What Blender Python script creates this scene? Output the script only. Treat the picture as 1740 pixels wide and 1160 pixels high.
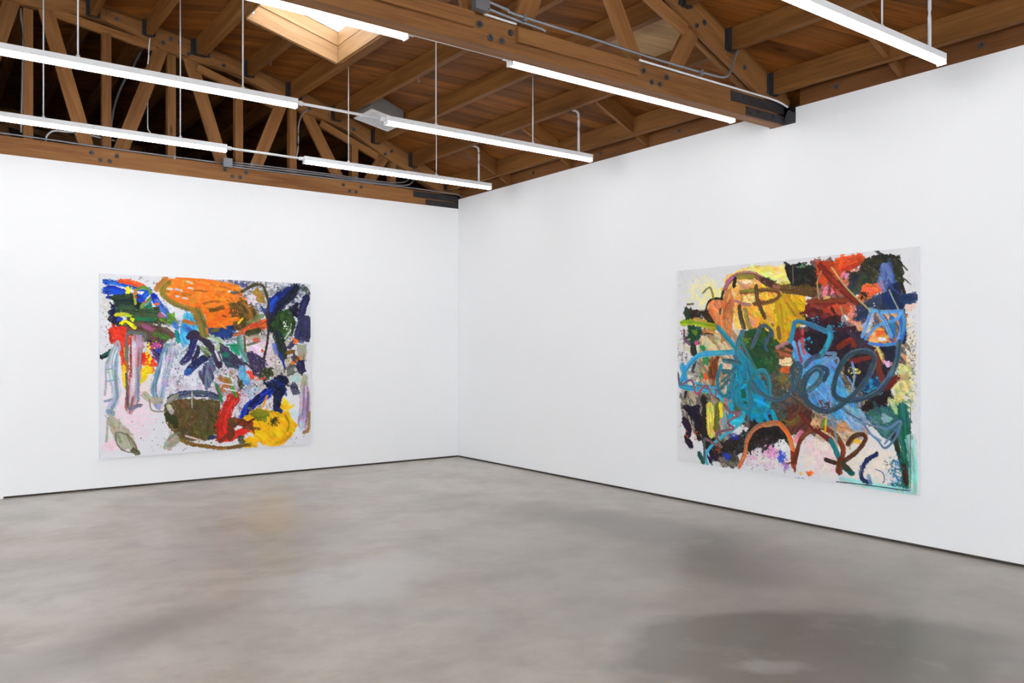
import bpy, math, random
import numpy as np
from mathutils import Vector

# ------------------------------------------------------------------ scene, camera, sky, exposure
for o in list(bpy.data.objects):
    bpy.data.objects.remove(o)
SC = bpy.context.scene
COL = SC.collection
SC.view_settings.view_transform = 'Standard'
SC.view_settings.look = 'None'
SC.view_settings.gamma = 1.0
SC.view_settings.use_curve_mapping = False
SC.view_settings.exposure = 0.56

cam_d = bpy.data.cameras.new('camera')
cam_d.sensor_width = 36.0
cam_d.lens = 1388.38 / 1740 * 36.0
cam_d.shift_y = 13.165 / 1740
cam_d.clip_start = 0.05
cam = bpy.data.objects.new('camera', cam_d)
cam.location = (-6.3591, -9.9486, 1.55)
cam.rotation_euler = (math.radians(90), 0, math.radians(53.6475 - 90))
COL.objects.link(cam)
SC.camera = cam

world = bpy.data.worlds.new('overcast_sky')
SC.world = world
world.use_nodes = True
bg = world.node_tree.nodes['Background']
bg.inputs[0].default_value = (0.90, 0.955, 1.0, 1)
bg.inputs[1].default_value = 6.3

TUBE = 11.5                      # radiance of the LED diffusers
RND = random.Random(7)


# ------------------------------------------------------------------ small helpers
def deck(x):                     # underside of the roof boards (arched across the room)
    return 5.474 - (x + 6.2) ** 2 / 24.75


def tag(o, label=None, cat=None, group=None, kind=None):
    if label: o['label'] = label
    if cat: o['category'] = cat
    if group: o['group'] = group
    if kind: o['kind'] = kind
    return o


def link(o, parent=None):
    COL.objects.link(o)
    if parent is not None:
        o.parent = parent
    return o


def empty(name, loc):
    e = bpy.data.objects.new(name, None)
    e.location = loc
    e.empty_display_size = 0.1
    return link(e)


def worldloc(o):
    v = Vector((0, 0, 0))
    while o is not None:
        v += Vector(o.location)
        o = o.parent
    return v


class MB:
    """collects faces with uvs (metres: u along the piece, v across) and builds one mesh object"""
    def __init__(s):
        s.v, s.f, s.uv, s.sm = [], [], [], []

    def quad(s, pts, uvs=None, smooth=False):
        n = len(s.v)
        s.v += [tuple(p) for p in pts]
        s.f.append(tuple(range(n, n + len(pts))))
        s.uv += uvs if uvs else [(0, 0)] * len(pts)
        s.sm.append(smooth)

    def hexa(s, A, B, L=None):
        """A,B: two 4-corner rings (start, end), corners ordered; grain runs A->B"""
        A = [Vector(p) for p in A]; B = [Vector(p) for p in B]
        L = L or (sum(B, Vector()) / 4 - sum(A, Vector()) / 4).length
        c = 0.0
        for i in range(4):
            j = (i + 1) % 4
            w = (A[j] - A[i]).length
            s.quad([A[i], A[j], B[j], B[i]], [(0, c), (0, c + w), (L, c + w), (L, c)])
            c += w + .37
        w = (A[1] - A[0]).length; h = (A[2] - A[1]).length
        s.quad([A[3], A[2], A[1], A[0]], [(5, 0), (5 + .01, w), (5 + .01, w + h), (5, h)])
        s.quad([B[0], B[1], B[2], B[3]], [(6, 0), (6 + .01, w), (6 + .01, w + h), (6, h)])
        return s

    def box(s, lo, hi, axis=0):
        x0, y0, z0 = lo; x1, y1, z1 = hi
        if axis == 0:
            A = [(x0, y0, z0), (x0, y0, z1), (x0, y1, z1), (x0, y1, z0)]
            B = [(x1, p[1], p[2]) for p in A]
        elif axis == 1:
            A = [(x0, y0, z0), (x1, y0, z0), (x1, y0, z1), (x0, y0, z1)]
            B = [(p[0], y1, p[2]) for p in A]
        else:
            A = [(x0, y0, z0), (x0, y1, z0), (x1, y1, z0), (x1, y0, z0)]
            B = [(p[0], p[1], z1) for p in A]
        return s.hexa(A, B)

    def bar_xz(s, p, q, w, y0, y1):
        """board lying in an xz plane from p=(x,z) to q, width w, between y0 and y1"""
        dx, dz = q[0] - p[0], q[1] - p[1]
        l = math.hypot(dx, dz); nx, nz = -dz / l * w / 2, dx / l * w / 2
        A = [(p[0] - nx, y0, p[1] - nz), (p[0] + nx, y0, p[1] + nz), (p[0] + nx, y1, p[1] + nz), (p[0] - nx, y1, p[1] - nz)]
        B = [(q[0] - nx, y0, q[1] - nz), (q[0] + nx, y0, q[1] + nz), (q[0] + nx, y1, q[1] + nz), (q[0] - nx, y1, q[1] - nz)]
        return s.hexa(A, B)

    def tube(s, pts, r, n=8, cap=True):
        pts = [Vector(p) for p in pts]
        rings = []
        up = Vector((0, 0, 1))
        for i, p in enumerate(pts):
            d = (pts[min(i + 1, len(pts) - 1)] - pts[max(i - 1, 0)]).normalized()
            a = d.cross(up)
            if a.length < 1e-3: a = d.cross(Vector((0, 1, 0)))
            a.normalize(); b = a.cross(d)
            rings.append([p + a * (r * math.cos(t)) + b * (r * math.sin(t)) for t in [2 * math.pi * k / n for k in range(n)]])
        for i in range(len(rings) - 1):
            for k in range(n):
                j = (k + 1) % n
                s.quad([rings[i][k], rings[i + 1][k], rings[i + 1][j], rings[i][j]], smooth=True)
        if cap:
            s.quad(rings[0]); s.quad(rings[-1][::-1])
        return s

    def mesh(s, name, mat, off=(0, 0, 0), weld=False):
        me = bpy.data.meshes.new(name)
        off = Vector(off)
        me.from_pydata([Vector(p) - off for p in s.v], [], s.f)
        uvl = me.uv_layers.new(name='UVMap')
        uvl.data.foreach_set('uv', np.array(s.uv, dtype=np.float32).ravel())
        me.polygons.foreach_set('use_smooth', s.sm)
        if weld:
            import bmesh
            b = bmesh.new(); b.from_mesh(me)
            bmesh.ops.remove_doubles(b, verts=b.verts, dist=1e-5)
            bmesh.ops.recalc_face_normals(b, faces=b.faces)
            b.to_mesh(me); b.free()
        if mat: me.materials.append(mat)
        me.update()
        return me

    def build(s, name, mat, parent=None, weld=True):
        off = worldloc(parent) if parent is not None else Vector((0, 0, 0))
        o = bpy.data.objects.new(name, s.mesh(name, mat, off, weld))
        return link(o, parent)


def arc_pts(pts, n=4):
    """Catmull-Rom through pts"""
    P = [Vector(p) for p in pts]
    P = [P[0] * 2 - P[1]] + P + [P[-1] * 2 - P[-2]]
    out = []
    for i in range(1, len(P) - 2):
        for k in range(n):
            t = k / n
            out.append(0.5 * ((2 * P[i]) + (P[i + 1] - P[i - 1]) * t + (2 * P[i - 1] - 5 * P[i] + 4 * P[i + 1] - P[i + 2]) * t * t
                              + (3 * P[i] - P[i - 1] - 3 * P[i + 1] + P[i + 2]) * t ** 3))
    out.append(P[-2])
    return out


# ------------------------------------------------------------------ materials
def new_mat(name):
    m = bpy.data.materials.new(name)
    m.use_nodes = True
    nt = m.node_tree
    return m, nt, nt.nodes['Principled BSDF']


def N(nt, t, **kw):
    n = nt.nodes.new(t)
    for k, v in kw.items():
        setattr(n, k, v)
    return n


def plain(name, col, rough=.5, metal=0.0, bump=0.0, bscale=60):
    m, nt, b = new_mat(name)
    b.inputs['Base Color'].default_value = (*col, 1)
    b.inputs['Roughness'].default_value = rough
    b.inputs['Metallic'].default_value = metal
    tc = N(nt, 'ShaderNodeTexCoord'); no = N(nt, 'ShaderNodeTexNoise')
    no.inputs['Scale'].default_value = bscale
    nt.links.new(tc.outputs['Object'], no.inputs['Vector'])
    mr = N(nt, 'ShaderNodeMapRange')
    mr.inputs['To Min'].default_value = .94; mr.inputs['To Max'].default_value = 1.04
    nt.links.new(no.outputs['Fac'], mr.inputs['Value'])
    mx = N(nt, 'ShaderNodeMix', data_type='RGBA', blend_type='MULTIPLY')
    mx.inputs[0].default_value = 1
    mx.inputs[6].default_value = (*col, 1)
    nt.links.new(mr.outputs[0], mx.inputs[7])
    nt.links.new(mx.outputs[2], b.inputs['Base Color'])
    if bump:
        bp = N(nt, 'ShaderNodeBump'); bp.inputs['Strength'].default_value = bump; bp.inputs['Distance'].default_value = .002
        nt.links.new(no.outputs['Fac'], bp.inputs['Height']); nt.links.new(bp.outputs[0], b.inputs['Normal'])
    return m


def wood(name, dark, light, rough=.6, vary=.35, knots=True):
    m, nt, b = new_mat(name)
    L = nt.links
    uv = N(nt, 'ShaderNodeUVMap'); oi = N(nt, 'ShaderNodeObjectInfo')
    rs = N(nt, 'ShaderNodeVectorMath', operation='SCALE'); rs.inputs[3].default_value = 37.0
    cmb = N(nt, 'ShaderNodeCombineXYZ')
    L.new(oi.outputs['Random'], cmb.inputs[0]); L.new(oi.outputs['Random'], cmb.inputs[1]); L.new(oi.outputs['Random'], cmb.inputs[2])
    L.new(cmb.outputs[0], rs.inputs[0])
    ad = N(nt, 'ShaderNodeVectorMath', operation='ADD')
    L.new(uv.outputs[0], ad.inputs[0]); L.new(rs.outputs[0], ad.inputs[1])

    def noise(sx, sy, scale=1, detail=4, dist=0.0):
        mp = N(nt, 'ShaderNodeMapping'); mp.inputs['Scale'].default_value = (sx, sy, 1)
        L.new(ad.outputs[0], mp.inputs['Vector'])
        n = N(nt, 'ShaderNodeTexNoise'); n.inputs['Scale'].default_value = scale
        n.inputs['Detail'].default_value = detail; n.inputs['Distortion'].default_value = dist
        L.new(mp.outputs[0], n.inputs['Vector'])
        return n
    broad = noise(.9, 9, 1, 3, .6)
    grain = noise(2.5, 70, 1, 4, .3)
    addm = N(nt, 'ShaderNodeMath', operation='MULTIPLY_ADD'); addm.inputs[1].default_value = .45
    L.new(grain.outputs['Fac'], addm.inputs[0])
    sc = N(nt, 'ShaderNodeMath', operation='MULTIPLY'); sc.inputs[1].default_value = .62
    L.new(broad.outputs['Fac'], sc.inputs[0]); L.new(sc.outputs[0], addm.inputs[2])
    ramp = N(nt, 'ShaderNodeValToRGB')
    ramp.color_ramp.elements[0].position = .36; ramp.color_ramp.elements[0].color = (*dark, 1)
    ramp.color_ramp.elements[1].position = .68; ramp.color_ramp.elements[1].color = (*light, 1)
    L.new(addm.outputs[0], ramp.inputs[0])
    out = ramp.outputs[0]
    if knots:
        mp = N(nt, 'ShaderNodeMapping'); mp.inputs['Scale'].default_value = (1.1, 4.5, 1)
        L.new(ad.outputs[0], mp.inputs['Vector'])
        vo = N(nt, 'ShaderNodeTexVoronoi'); vo.inputs['Scale'].default_value = 1.0
        L.new(mp.outputs[0], vo.inputs['Vector'])
        mr = N(nt, 'ShaderNodeMapRange'); mr.inputs['From Min'].default_value = .03; mr.inputs['From Max'].default_value = .10
        mr.inputs['To Min'].default_value = .35; mr.inputs['To Max'].default_value = 1
        L.new(vo.outputs['Distance'], mr.inputs['Value'])
        mk = N(nt, 'ShaderNodeMix', data_type='RGBA', blend_type='MULTIPLY'); mk.inputs[0].default_value = 1
        L.new(out, mk.inputs[6]); L.new(mr.outputs[0], mk.inputs[7]); out = mk.outputs[2]
    mr2 = N(nt, 'ShaderNodeMapRange'); mr2.inputs['To Min'].default_value = 1 - vary; mr2.inputs['To Max'].default_value = 1 + vary * .5
    L.new(oi.outputs['Random'], mr2.inputs['Value'])
    mv = N(nt, 'ShaderNodeMix', data_type='RGBA', blend_type='MULTIPLY'); mv.inputs[0].default_value = 1
    L.new(out, mv.inputs[6]); L.new(mr2.outputs[0], mv.inputs[7])
    L.new(mv.outputs[2], b.inputs['Base Color'])
    b.inputs['Roughness'].default_value = rough
    b.inputs['Specular IOR Level'].default_value = .25
    bp = N(nt, 'ShaderNodeBump'); bp.inputs['Strength'].default_value = .25; bp.inputs['Distance'].default_value = .004
    L.new(addm.outputs[0], bp.inputs['Height']); L.new(bp.outputs[0], b.inputs['Normal'])
    return m


M = {}
M['truss'] = wood('fir_truss_wood', (0.1880, 0.0706, 0.0204), (0.3280, 0.1476, 0.0476), .55, .18)
M['joist'] = wood('fir_joist_wood', (0.1176, 0.0420, 0.0083), (0.2310, 0.0910, 0.0209), .6, .25)
M['deck'] = wood('roof_board_wood', (0.1062, 0.0314, 0.0034), (0.2465, 0.0794, 0.0113), .6, .40)
M['pale'] = wood('new_roof_board_wood', (0.3400, 0.2000, 0.0900), (0.4590, 0.2960, 0.1500), .6, .15)
M['curb'] = wood('skylight_curb_wood', (0.2550, 0.1280, 0.0525), (0.3995, 0.2280, 0.1013), .6, .1)
M['rim'] = wood('rim_board_wood', (0.1120, 0.0396, 0.0110), (0.1920, 0.0726, 0.0210), .6, .2)
M['steel'] = plain('black_strap_steel', (.035, .033, .036), .5, .3, .4)
M['bolt'] = plain('bolt_steel', (.075, .075, .085), .5, .5)
M['galv'] = plain('galvanised_steel', (.30, .315, .345), .4, .7, .15, 30)
M['white_metal'] = plain('white_enamel', (.80, .80, .81), .4)
M['cable'] = plain('white_cable', (.72, .73, .76), .45)
M['vent_box'] = plain('grey_duct_board', (.19, .172, .158), .7)
M['vent_white'] = plain('vent_white_paint', (.74, .74, .73), .5)
M['dark_gap'] = plain('roof_backing_gap_shade', (.02, .016, .013), .9)  # roof backing, near-black to stand in for shadow in the board gaps
M['reveal'] = plain('dark_reveal', (.055, .043, .034), .8)
M['shade_wall'] = plain('wall_shade_dark', (.045, .035, .03), .9)  # near-black colour stands in for the darkness of the unlit space beyond
M['plastic'] = plain('grey_plastic_sheet', (.06, .06, .068), .3)


def wall_mat():
    m, nt, b = new_mat('white_wall_paint')
    L = nt.links
    tc = N(nt, 'ShaderNodeTexCoord')
    n1 = N(nt, 'ShaderNodeTexNoise'); n1.inputs['Scale'].default_value = .8; n1.inputs['Detail'].default_value = 5
    n2 = N(nt, 'ShaderNodeTexNoise'); n2.inputs['Scale'].default_value = 140
    L.new(tc.outputs['Object'], n1.inputs['Vector']); L.new(tc.outputs['Object'], n2.inputs['Vector'])
    r = N(nt, 'ShaderNodeValToRGB')
    r.color_ramp.elements[0].color = (.845, .845, .85, 1); r.color_ramp.elements[1].color = (.875, .872, .872, 1)
    L.new(n1.outputs['Fac'], r.inputs[0]); L.new(r.outputs[0], b.inputs['Base Color'])
    b.inputs['Roughness'].default_value = .75
    bp = N(nt, 'ShaderNodeBump'); bp.inputs['Strength'].default_value = .06; bp.inputs['Distance'].default_value = .001
    L.new(n2.outputs['Fac'], bp.inputs['Height']); L.new(bp.outputs[0], b.inputs['Normal'])
    return m


M['wall'] = wall_mat()


def floor_mat():
    m, nt, b = new_mat('sealed_concrete')
    L = nt.links
    tc = N(nt, 'ShaderNodeTexCoord')

    def noise(scale, detail=6, rough=.55, dist=0.0, stretch=None):
        src = tc.outputs['Object']
        if stretch:
            mp = N(nt, 'ShaderNodeMapping'); mp.inputs['Scale'].default_value = stretch
            mp.inputs['Rotation'].default_value = (0, 0, .6)
            L.new(src, mp.inputs['Vector']); src = mp.outputs[0]
        n = N(nt, 'ShaderNodeTexNoise')
        n.inputs['Scale'].default_value = scale; n.inputs['Detail'].default_value = detail
        n.inputs['Roughness'].default_value = rough; n.inputs['Distortion'].default_value = dist
        L.new(src, n.inputs['Vector'])
        return n.outputs['Fac']

    def mix(fac, a, bcol, mode='MIX'):
        x = N(nt, 'ShaderNodeMix', data_type='RGBA', blend_type=mode)
        for sock, v in ((0, fac), (6, a), (7, bcol)):
            if isinstance(v, (int, float)): x.inputs[sock].default_value = v
            elif isinstance(v, tuple): x.inputs[sock].default_value = (*v, 1)
            else: L.new(v, x.inputs[sock])
        return x.outputs[2]

    def ramp(v, a, b_):
        mr = N(nt, 'ShaderNodeMapRange')
        mr.inputs['From Min'].default_value = min(a, b_); mr.inputs['From Max'].default_value = max(a, b_)
        L.new(v, mr.inputs['Value'])
        if a > b_:
            inv = N(nt, 'ShaderNodeMath', operation='SUBTRACT'); inv.inputs[0].default_value = 1.0
            L.new(mr.outputs[0], inv.inputs[1])
            return inv.outputs[0]
        return mr.outputs[0]

    def mul(a, k):
        x = N(nt, 'ShaderNodeMath', operation='MULTIPLY')
        L.new(a, x.inputs[0])
        if isinstance(k, (int, float)): x.inputs[1].default_value = k
        else: L.new(k, x.inputs[1])
        return x.outputs[0]

    def patch(cx, cy, rx, ry, rot, soft, wob, seed, ns=1.6):
        """blotch with an irregular, noise-eaten outline"""
        mp = N(nt, 'ShaderNodeMapping', vector_type='TEXTURE')
        mp.inputs['Location'].default_value = (cx, cy, 0); mp.inputs['Rotation'].default_value = (0, 0, rot)
        mp.inputs['Scale'].default_value = (rx, ry, 1)
        L.new(tc.outputs['Object'], mp.inputs['Vector'])
        ln = N(nt, 'ShaderNodeVectorMath', operation='LENGTH'); L.new(mp.outputs[0], ln.inputs[0])
        n = N(nt, 'ShaderNodeTexNoise', noise_dimensions='4D'); n.inputs['W'].default_value = seed
        n.inputs['Scale'].default_value = ns; n.inputs['Detail'].default_value = 3
        L.new(tc.outputs['Object'], n.inputs['Vector'])
        a = N(nt, 'ShaderNodeMath', operation='MULTIPLY_ADD'); a.inputs[1].default_value = wob
        L.new(n.outputs['Fac'], a.inputs[0]); L.new(ln.outputs['Value'], a.inputs[2])
        return ramp(a.outputs[0], 1 + wob * .5 + soft, 1 + wob * .5 - soft)

    big = noise(.45, 4, .5)
    mid = noise(.95, 5, .62, 0, (1, 1.35, 1))
    hue = noise(.8, 4, .6, 0, (1.6, 1, 1))
    fine = noise(3.8, 6, .66, 0, (1, 1.25, 1))
    sp = noise(38, 2, .5)
    blot = noise(2.1, 5, .60)
    c = mix(ramp(big, .3, .7), (0.499, 0.439, 0.366), (0.632, 0.575, 0.499))
    c = mix(mul(ramp(mid, .46, .66), .55), c, (.31, .272, .230))
    c = mix(mul(ramp(mid, .52, .34), .55), c, (.54, .515, .485))
    c = mix(mul(ramp(fine, .48, .70), .34), c, (.285, .250, .215))
    c = mix(mul(ramp(fine, .49, .28), .30), c, (.55, .525, .49))
    c = mix(mul(ramp(hue, .42, .66), .45), c, (.40, .405, .40))
    c = mix(mul(ramp(hue, .46, .28), .30), c, (.40, .335, .265))
    c = mix(mul(patch(-1.5, -6.9, 1.9, 3.3, .25, .55, 1.0, 9.0), .50), c, (.225, .200, .172))
    # worn, darker sealed areas, pale repair patches, one painted warm reflection
    c = mix(mul(patch(-2.70, -7.45, 1.0, .66, -.5, .10, .9, 1.0), .66), c, (.135, .118, .100))
    c = mix(mul(patch(-2.05, -7.85, .95, .5, -.9, .30, .8, 5.0), .45), c, (.145, .127, .108))
    c = mix(mul(patch(-1.30, -4.9, .45, 1.45, .10, .30, 1.2, 2.0), .55), c, (.17, .152, .134))
    c = mix(mul(patch(-1.70, -6.1, .40, .60, .3, .4, 1.0, 8.0), .50), c, (.155, .138, .12))
    c = mix(mul(patch(-2.98, -7.48, .17, .08, -.6, .35, 1.5, 3.0, 8.0), .65), c, (.40, .385, .365))
    c = mix(mul(patch(-4.0, -4.95, .75, .42, .5, .3, 1.2, 4.0, 2.4), .7), c, (.56, .55, .53))
    c = mix(mul(patch(-3.55, -2.7, .40, .40, 0, .6, .8, 6.0), .30), c, (.42, .30, .17))  # soft reflection of the first painting's yellow, painted into the concrete colour
    c = mix(mul(patch(-5.45, -5.2, .75, .22, .45, .5, 1.0, 7.0), .45), c, (.19, .17, .15))
    c = mix(mul(ramp(blot, .50, .66), .30), c, (.24, .212, .182))
    c = mix(mul(ramp(blot, .42, .30), .22), c, (.47, .45, .42))
    c = mix(mul(ramp(sp, .745, .78), .5), c, (.15, .13, .11))
    L.new(c, b.inputs['Base Color'])
    rr = N(nt, 'ShaderNodeMapRange'); rr.inputs['To Min'].default_value = .285; rr.inputs['To Max'].default_value = .35
    L.new(mid, rr.inputs['Value']); L.new(rr.outputs[0], b.inputs['Roughness'])
    b.inputs['Specular IOR Level'].default_value = .5
    return m


M['floor'] = floor_mat()


def emit_mat():
    m, nt, b = new_mat('led_diffuser')
    b.inputs['Base Color'].default_value = (.9, .9, .9, 1)
    b.inputs['Emission Color'].default_value = (.975, .985, 1.0, 1)
    b.inputs['Emission Strength'].default_value = TUBE
    return m


M['led'] = emit_mat()


def glass_mat():
    m, nt, b = new_mat('frosted_skylight_acrylic')
    for n in list(nt.nodes):
        if n.type != 'OUTPUT_MATERIAL': nt.nodes.remove(n)
    t = N(nt, 'ShaderNodeBsdfTranslucent'); t.inputs[0].default_value = (.95, .96, .97, 1)
    g = N(nt, 'ShaderNodeBsdfGlossy'); g.inputs['Roughness'].default_value = .2
    mx = N(nt, 'ShaderNodeMixShader'); mx.inputs[0].default_value = .04
    nt.links.new(t.outputs[0], mx.inputs[1]); nt.links.new(g.outputs[0], mx.inputs[2])
    nt.links.new(mx.outputs[0], [n for n in nt.nodes if n.type == 'OUTPUT_MATERIAL'][0].inputs[0])
    return m


M['acrylic'] = glass_mat()

# ------------------------------------------------------------------ room shell
XL, YB, YF = -12.4, -16.0, 5.6      # far side wall, wall behind the camera, end of the dark store
ZR, ZL = 3.708, 3.572               # tops of the two white walls
REV = .022                          # recessed shadow gap at the foot of the walls

f = MB(); f.quad([(XL - .4, YB - .3, 0), (.6, YB - .3, 0), (.6, YF + .3, 0), (XL - .4, YF + .3, 0)])
f.quad([(XL - .4, YB - .3, -.1), (XL - .4, YF + .3, -.1), (.6, YF + .3, -.1), (.6, YB - .3, -.1)])
tag(f.build('floor', M['floor'], weld=False), 'grey sealed concrete floor with darker blotches and pale patches', kind='structure')

w = MB()
w.box((XL, 0, REV), (.15, .15, ZL))
w.box((-5.66, 0, 0), (-5.585, .15, REV))
wl = tag(w.build('wall_left', M['wall']), 'white painted wall that stops under the studded timber truss', kind='structure')
w = MB(); w.box((-5.585, .018, 0), (.02, .15, REV)); w.box((XL, .018, 0), (-5.66, .15, REV))
w.build('reveal', M['reveal'], wl)

# right wall with the pockets for the truss ends
w = MB()
w.box((0, YB, REV), (.15, -5.578, ZR), 1)
w.box((0, -5.578, REV), (.15, -5.30, 3.570), 1)
w.box((0, -5.30, REV), (.15, -.004, ZR), 1)
w.box((0.0, -.004, 3.0), (.15, .0, 3.571), 1)
wr = tag(w.build('wall_right', M['wall']), 'long white painted wall notched at the top for the truss end', kind='structure')
w = MB(); w.box((.018, YB, 0), (.15, 0, REV), 1)
w.build('reveal', M['reveal'], wr)

# outer walls; their frosted windows are added to even the light on the walls
def pierced(mb, axis, c0, c1, a0, a1, ztop, holes):
    """wall slab between c0..c1 on its thickness axis, running a0..a1, with rectangular openings"""
    def bx(p, q, z0, z1):
        if axis == 'x': mb.box((c0, p, z0), (c1, q, z1), 1)
        else: mb.box((p, c0, z0), (q, c1, z1), 0)
    cur = a0
    for (p, q, z0, z1) in holes:
        bx(cur, p, 0, ztop); bx(p, q, 0, z0); bx(p, q, z1, ztop); cur = q
    bx(cur, a1, 0, ztop)


HO = [(-14.2, -10.6, .15, 2.4), (-9.6, -6.0, .15, 2.4), (-5.0, -1.4, .15, 2.4)]
HR = [(-12.0, -8.5, .15, 2.4), (-8.1, -4.6, .15, 2.4), (-4.2, -.7, .15, 2.4)]
w = MB(); pierced(w, 'x', XL - .25, XL, YB, YF, 4.4, HO)
tag(w.build('wall_opposite', M['wall']), 'white side wall with added windows behind the viewer', kind='structure')
w = MB(); pierced(w, 'y', YB - .25, YB, XL - .25, .42, 5.7, HR)
tag(w.build('wall_rear', M['wall']), 'white end wall with added windows behind the viewer', kind='structure')
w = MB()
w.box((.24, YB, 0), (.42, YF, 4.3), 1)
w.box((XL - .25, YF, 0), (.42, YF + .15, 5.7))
tag(w.build('wall_outer', M['shade_wall']), 'outer wall of building and unlit store, coloured near-black to stand for shade', kind='structure')


def fill_window(n, axis, c, p, q, z0, z1):  # added window, put in so soft daylight fills the room
    wn = tag(empty('window_%d' % n, (c, (p + q) / 2, z0) if axis == 'x' else ((p + q) / 2, c, z0)), 'frosted window added behind the viewer as soft fill light', kind='structure')
    def bx(mb, a, b_, za, zb, t):
        if axis == 'x': mb.box((c - t, a, za), (c + t, b_, zb), 1)
        else: mb.box((a, c - t, za), (b_, c + t, zb), 0)
    mb = MB()
    for a, b_, za, zb in ((p, q, z0, z0 + .06), (p, q, z1 - .06, z1), (p, p + .06, z0 + .06, z1 - .06), (q - .06, q, z0 + .06, z1 - .06),
                          ((p + q) / 2 - .03, (p + q) / 2 + .03, z0 + .06, z1 - .06)):
        bx(mb, a, b_, za, zb, .03)
    mb.build('frame', M['white_metal'], wn)
    for a, b_ in ((p + .06, (p + q) / 2 - .03), ((p + q) / 2 + .03, q - .06)):
        mb = MB(); bx(mb, a, b_, z0 + .06, z1 - .06, .004); mb.build('pane', M['acrylic'], wn)


for i, h in enumerate(HO): fill_window(2 + i, 'x', XL - .12, *h)
for i, h in enumerate(HR): fill_window(5 + i, 'y', YB - .12, *h)

# ------------------------------------------------------------------ roof deck: every board its own piece
SKX0, SKX1, SKY0, SKY1 = -3.545, -2.515, -2.78, -1.46      # skylight opening
JX = [-.17 - .572 * k for k in range(22)]                    # joist positions
X0, X1 = -12.56, .23

c = MB()
xs = np.linspace(X0, X1, 46).tolist() + [SKX0, SKX1]
xs = sorted(xs)
for i in range(len(xs) - 1):
    a, b_ = xs[i], xs[i + 1]
    rows = [(YB - .1, YF + .1)]
    if a >= SKX0 - 1e-6 and b_ <= SKX1 + 1e-6:
        rows = [(YB - .1, SKY0), (SKY1, YF + .1)]
    for (ya, yb) in rows:
        za, zb = deck(a) + .034, deck(b_) + .034
        c.quad([(a, ya, za), (a, yb, za), (b_, yb, zb), (b_, ya, zb)])
        c.quad([(a, ya, za + .05), (b_, ya, zb + .05), (b_, yb, zb + .05), (a, yb, za + .05)])
ceil = tag(c.build('ceiling', M['dark_gap'], weld=False), 'arched roof of brown boards carried on joists', kind='structure')


R2 = math.sqrt(2)


def board_mesh(mb, st, en, b0, b1, dz=0.0, uoff=0.0):
    """diagonal roof board between the lines b0 and b1 (across); st/en = (a at b0, a at b1) along the board"""
    n = max(1, int(round(((en[0] + en[1]) / 2 - (st[0] + st[1]) / 2) / R2 / .572)))

    def P(a, b, up=0.0):
        x, y = (a + b) / R2, (b - a) / R2
        return (x, y, deck(x) + dz + up)
    w_ = b1 - b0
    for i in range(n):
        t0, t1 = i / n, (i + 1) / n
        l0, l1 = st[0] + (en[0] - st[0]) * t0, st[0] + (en[0] - st[0]) * t1
        r0, r1 = st[1] + (en[1] - st[1]) * t0, st[1] + (en[1] - st[1]) * t1
        mb.quad([P(l0, b0), P(r0, b1), P(r1, b1), P(l1, b0)], [(l0 + uoff, 0), (r0 + uoff, w_), (r1 + uoff, w_), (l1 + uoff, 0)])
        mb.quad([P(l0, b0), P(l1, b0), P(l1, b0, .03), P(l0, b0, .03)], [(l0 + uoff, .5), (l1 + uoff, .5), (l1 + uoff, .53), (l0 + uoff, .53)])
        mb.quad([P(r0, b1, .03), P(r1, b1, .03), P(r1, b1), P(r0, b1)], [(r0 + uoff, .6), (r1 + uoff, .6), (r1 + uoff, .63), (r0 + uoff, .63)])
    mb.quad([P(st[0], b0), P(st[0], b0, .03), P(st[1], b1, .03), P(st[1], b1)])
    mb.quad([P(en[0], b0), P(en[1], b1), P(en[1], b1, .03), P(en[0], b0, .03)])


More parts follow.
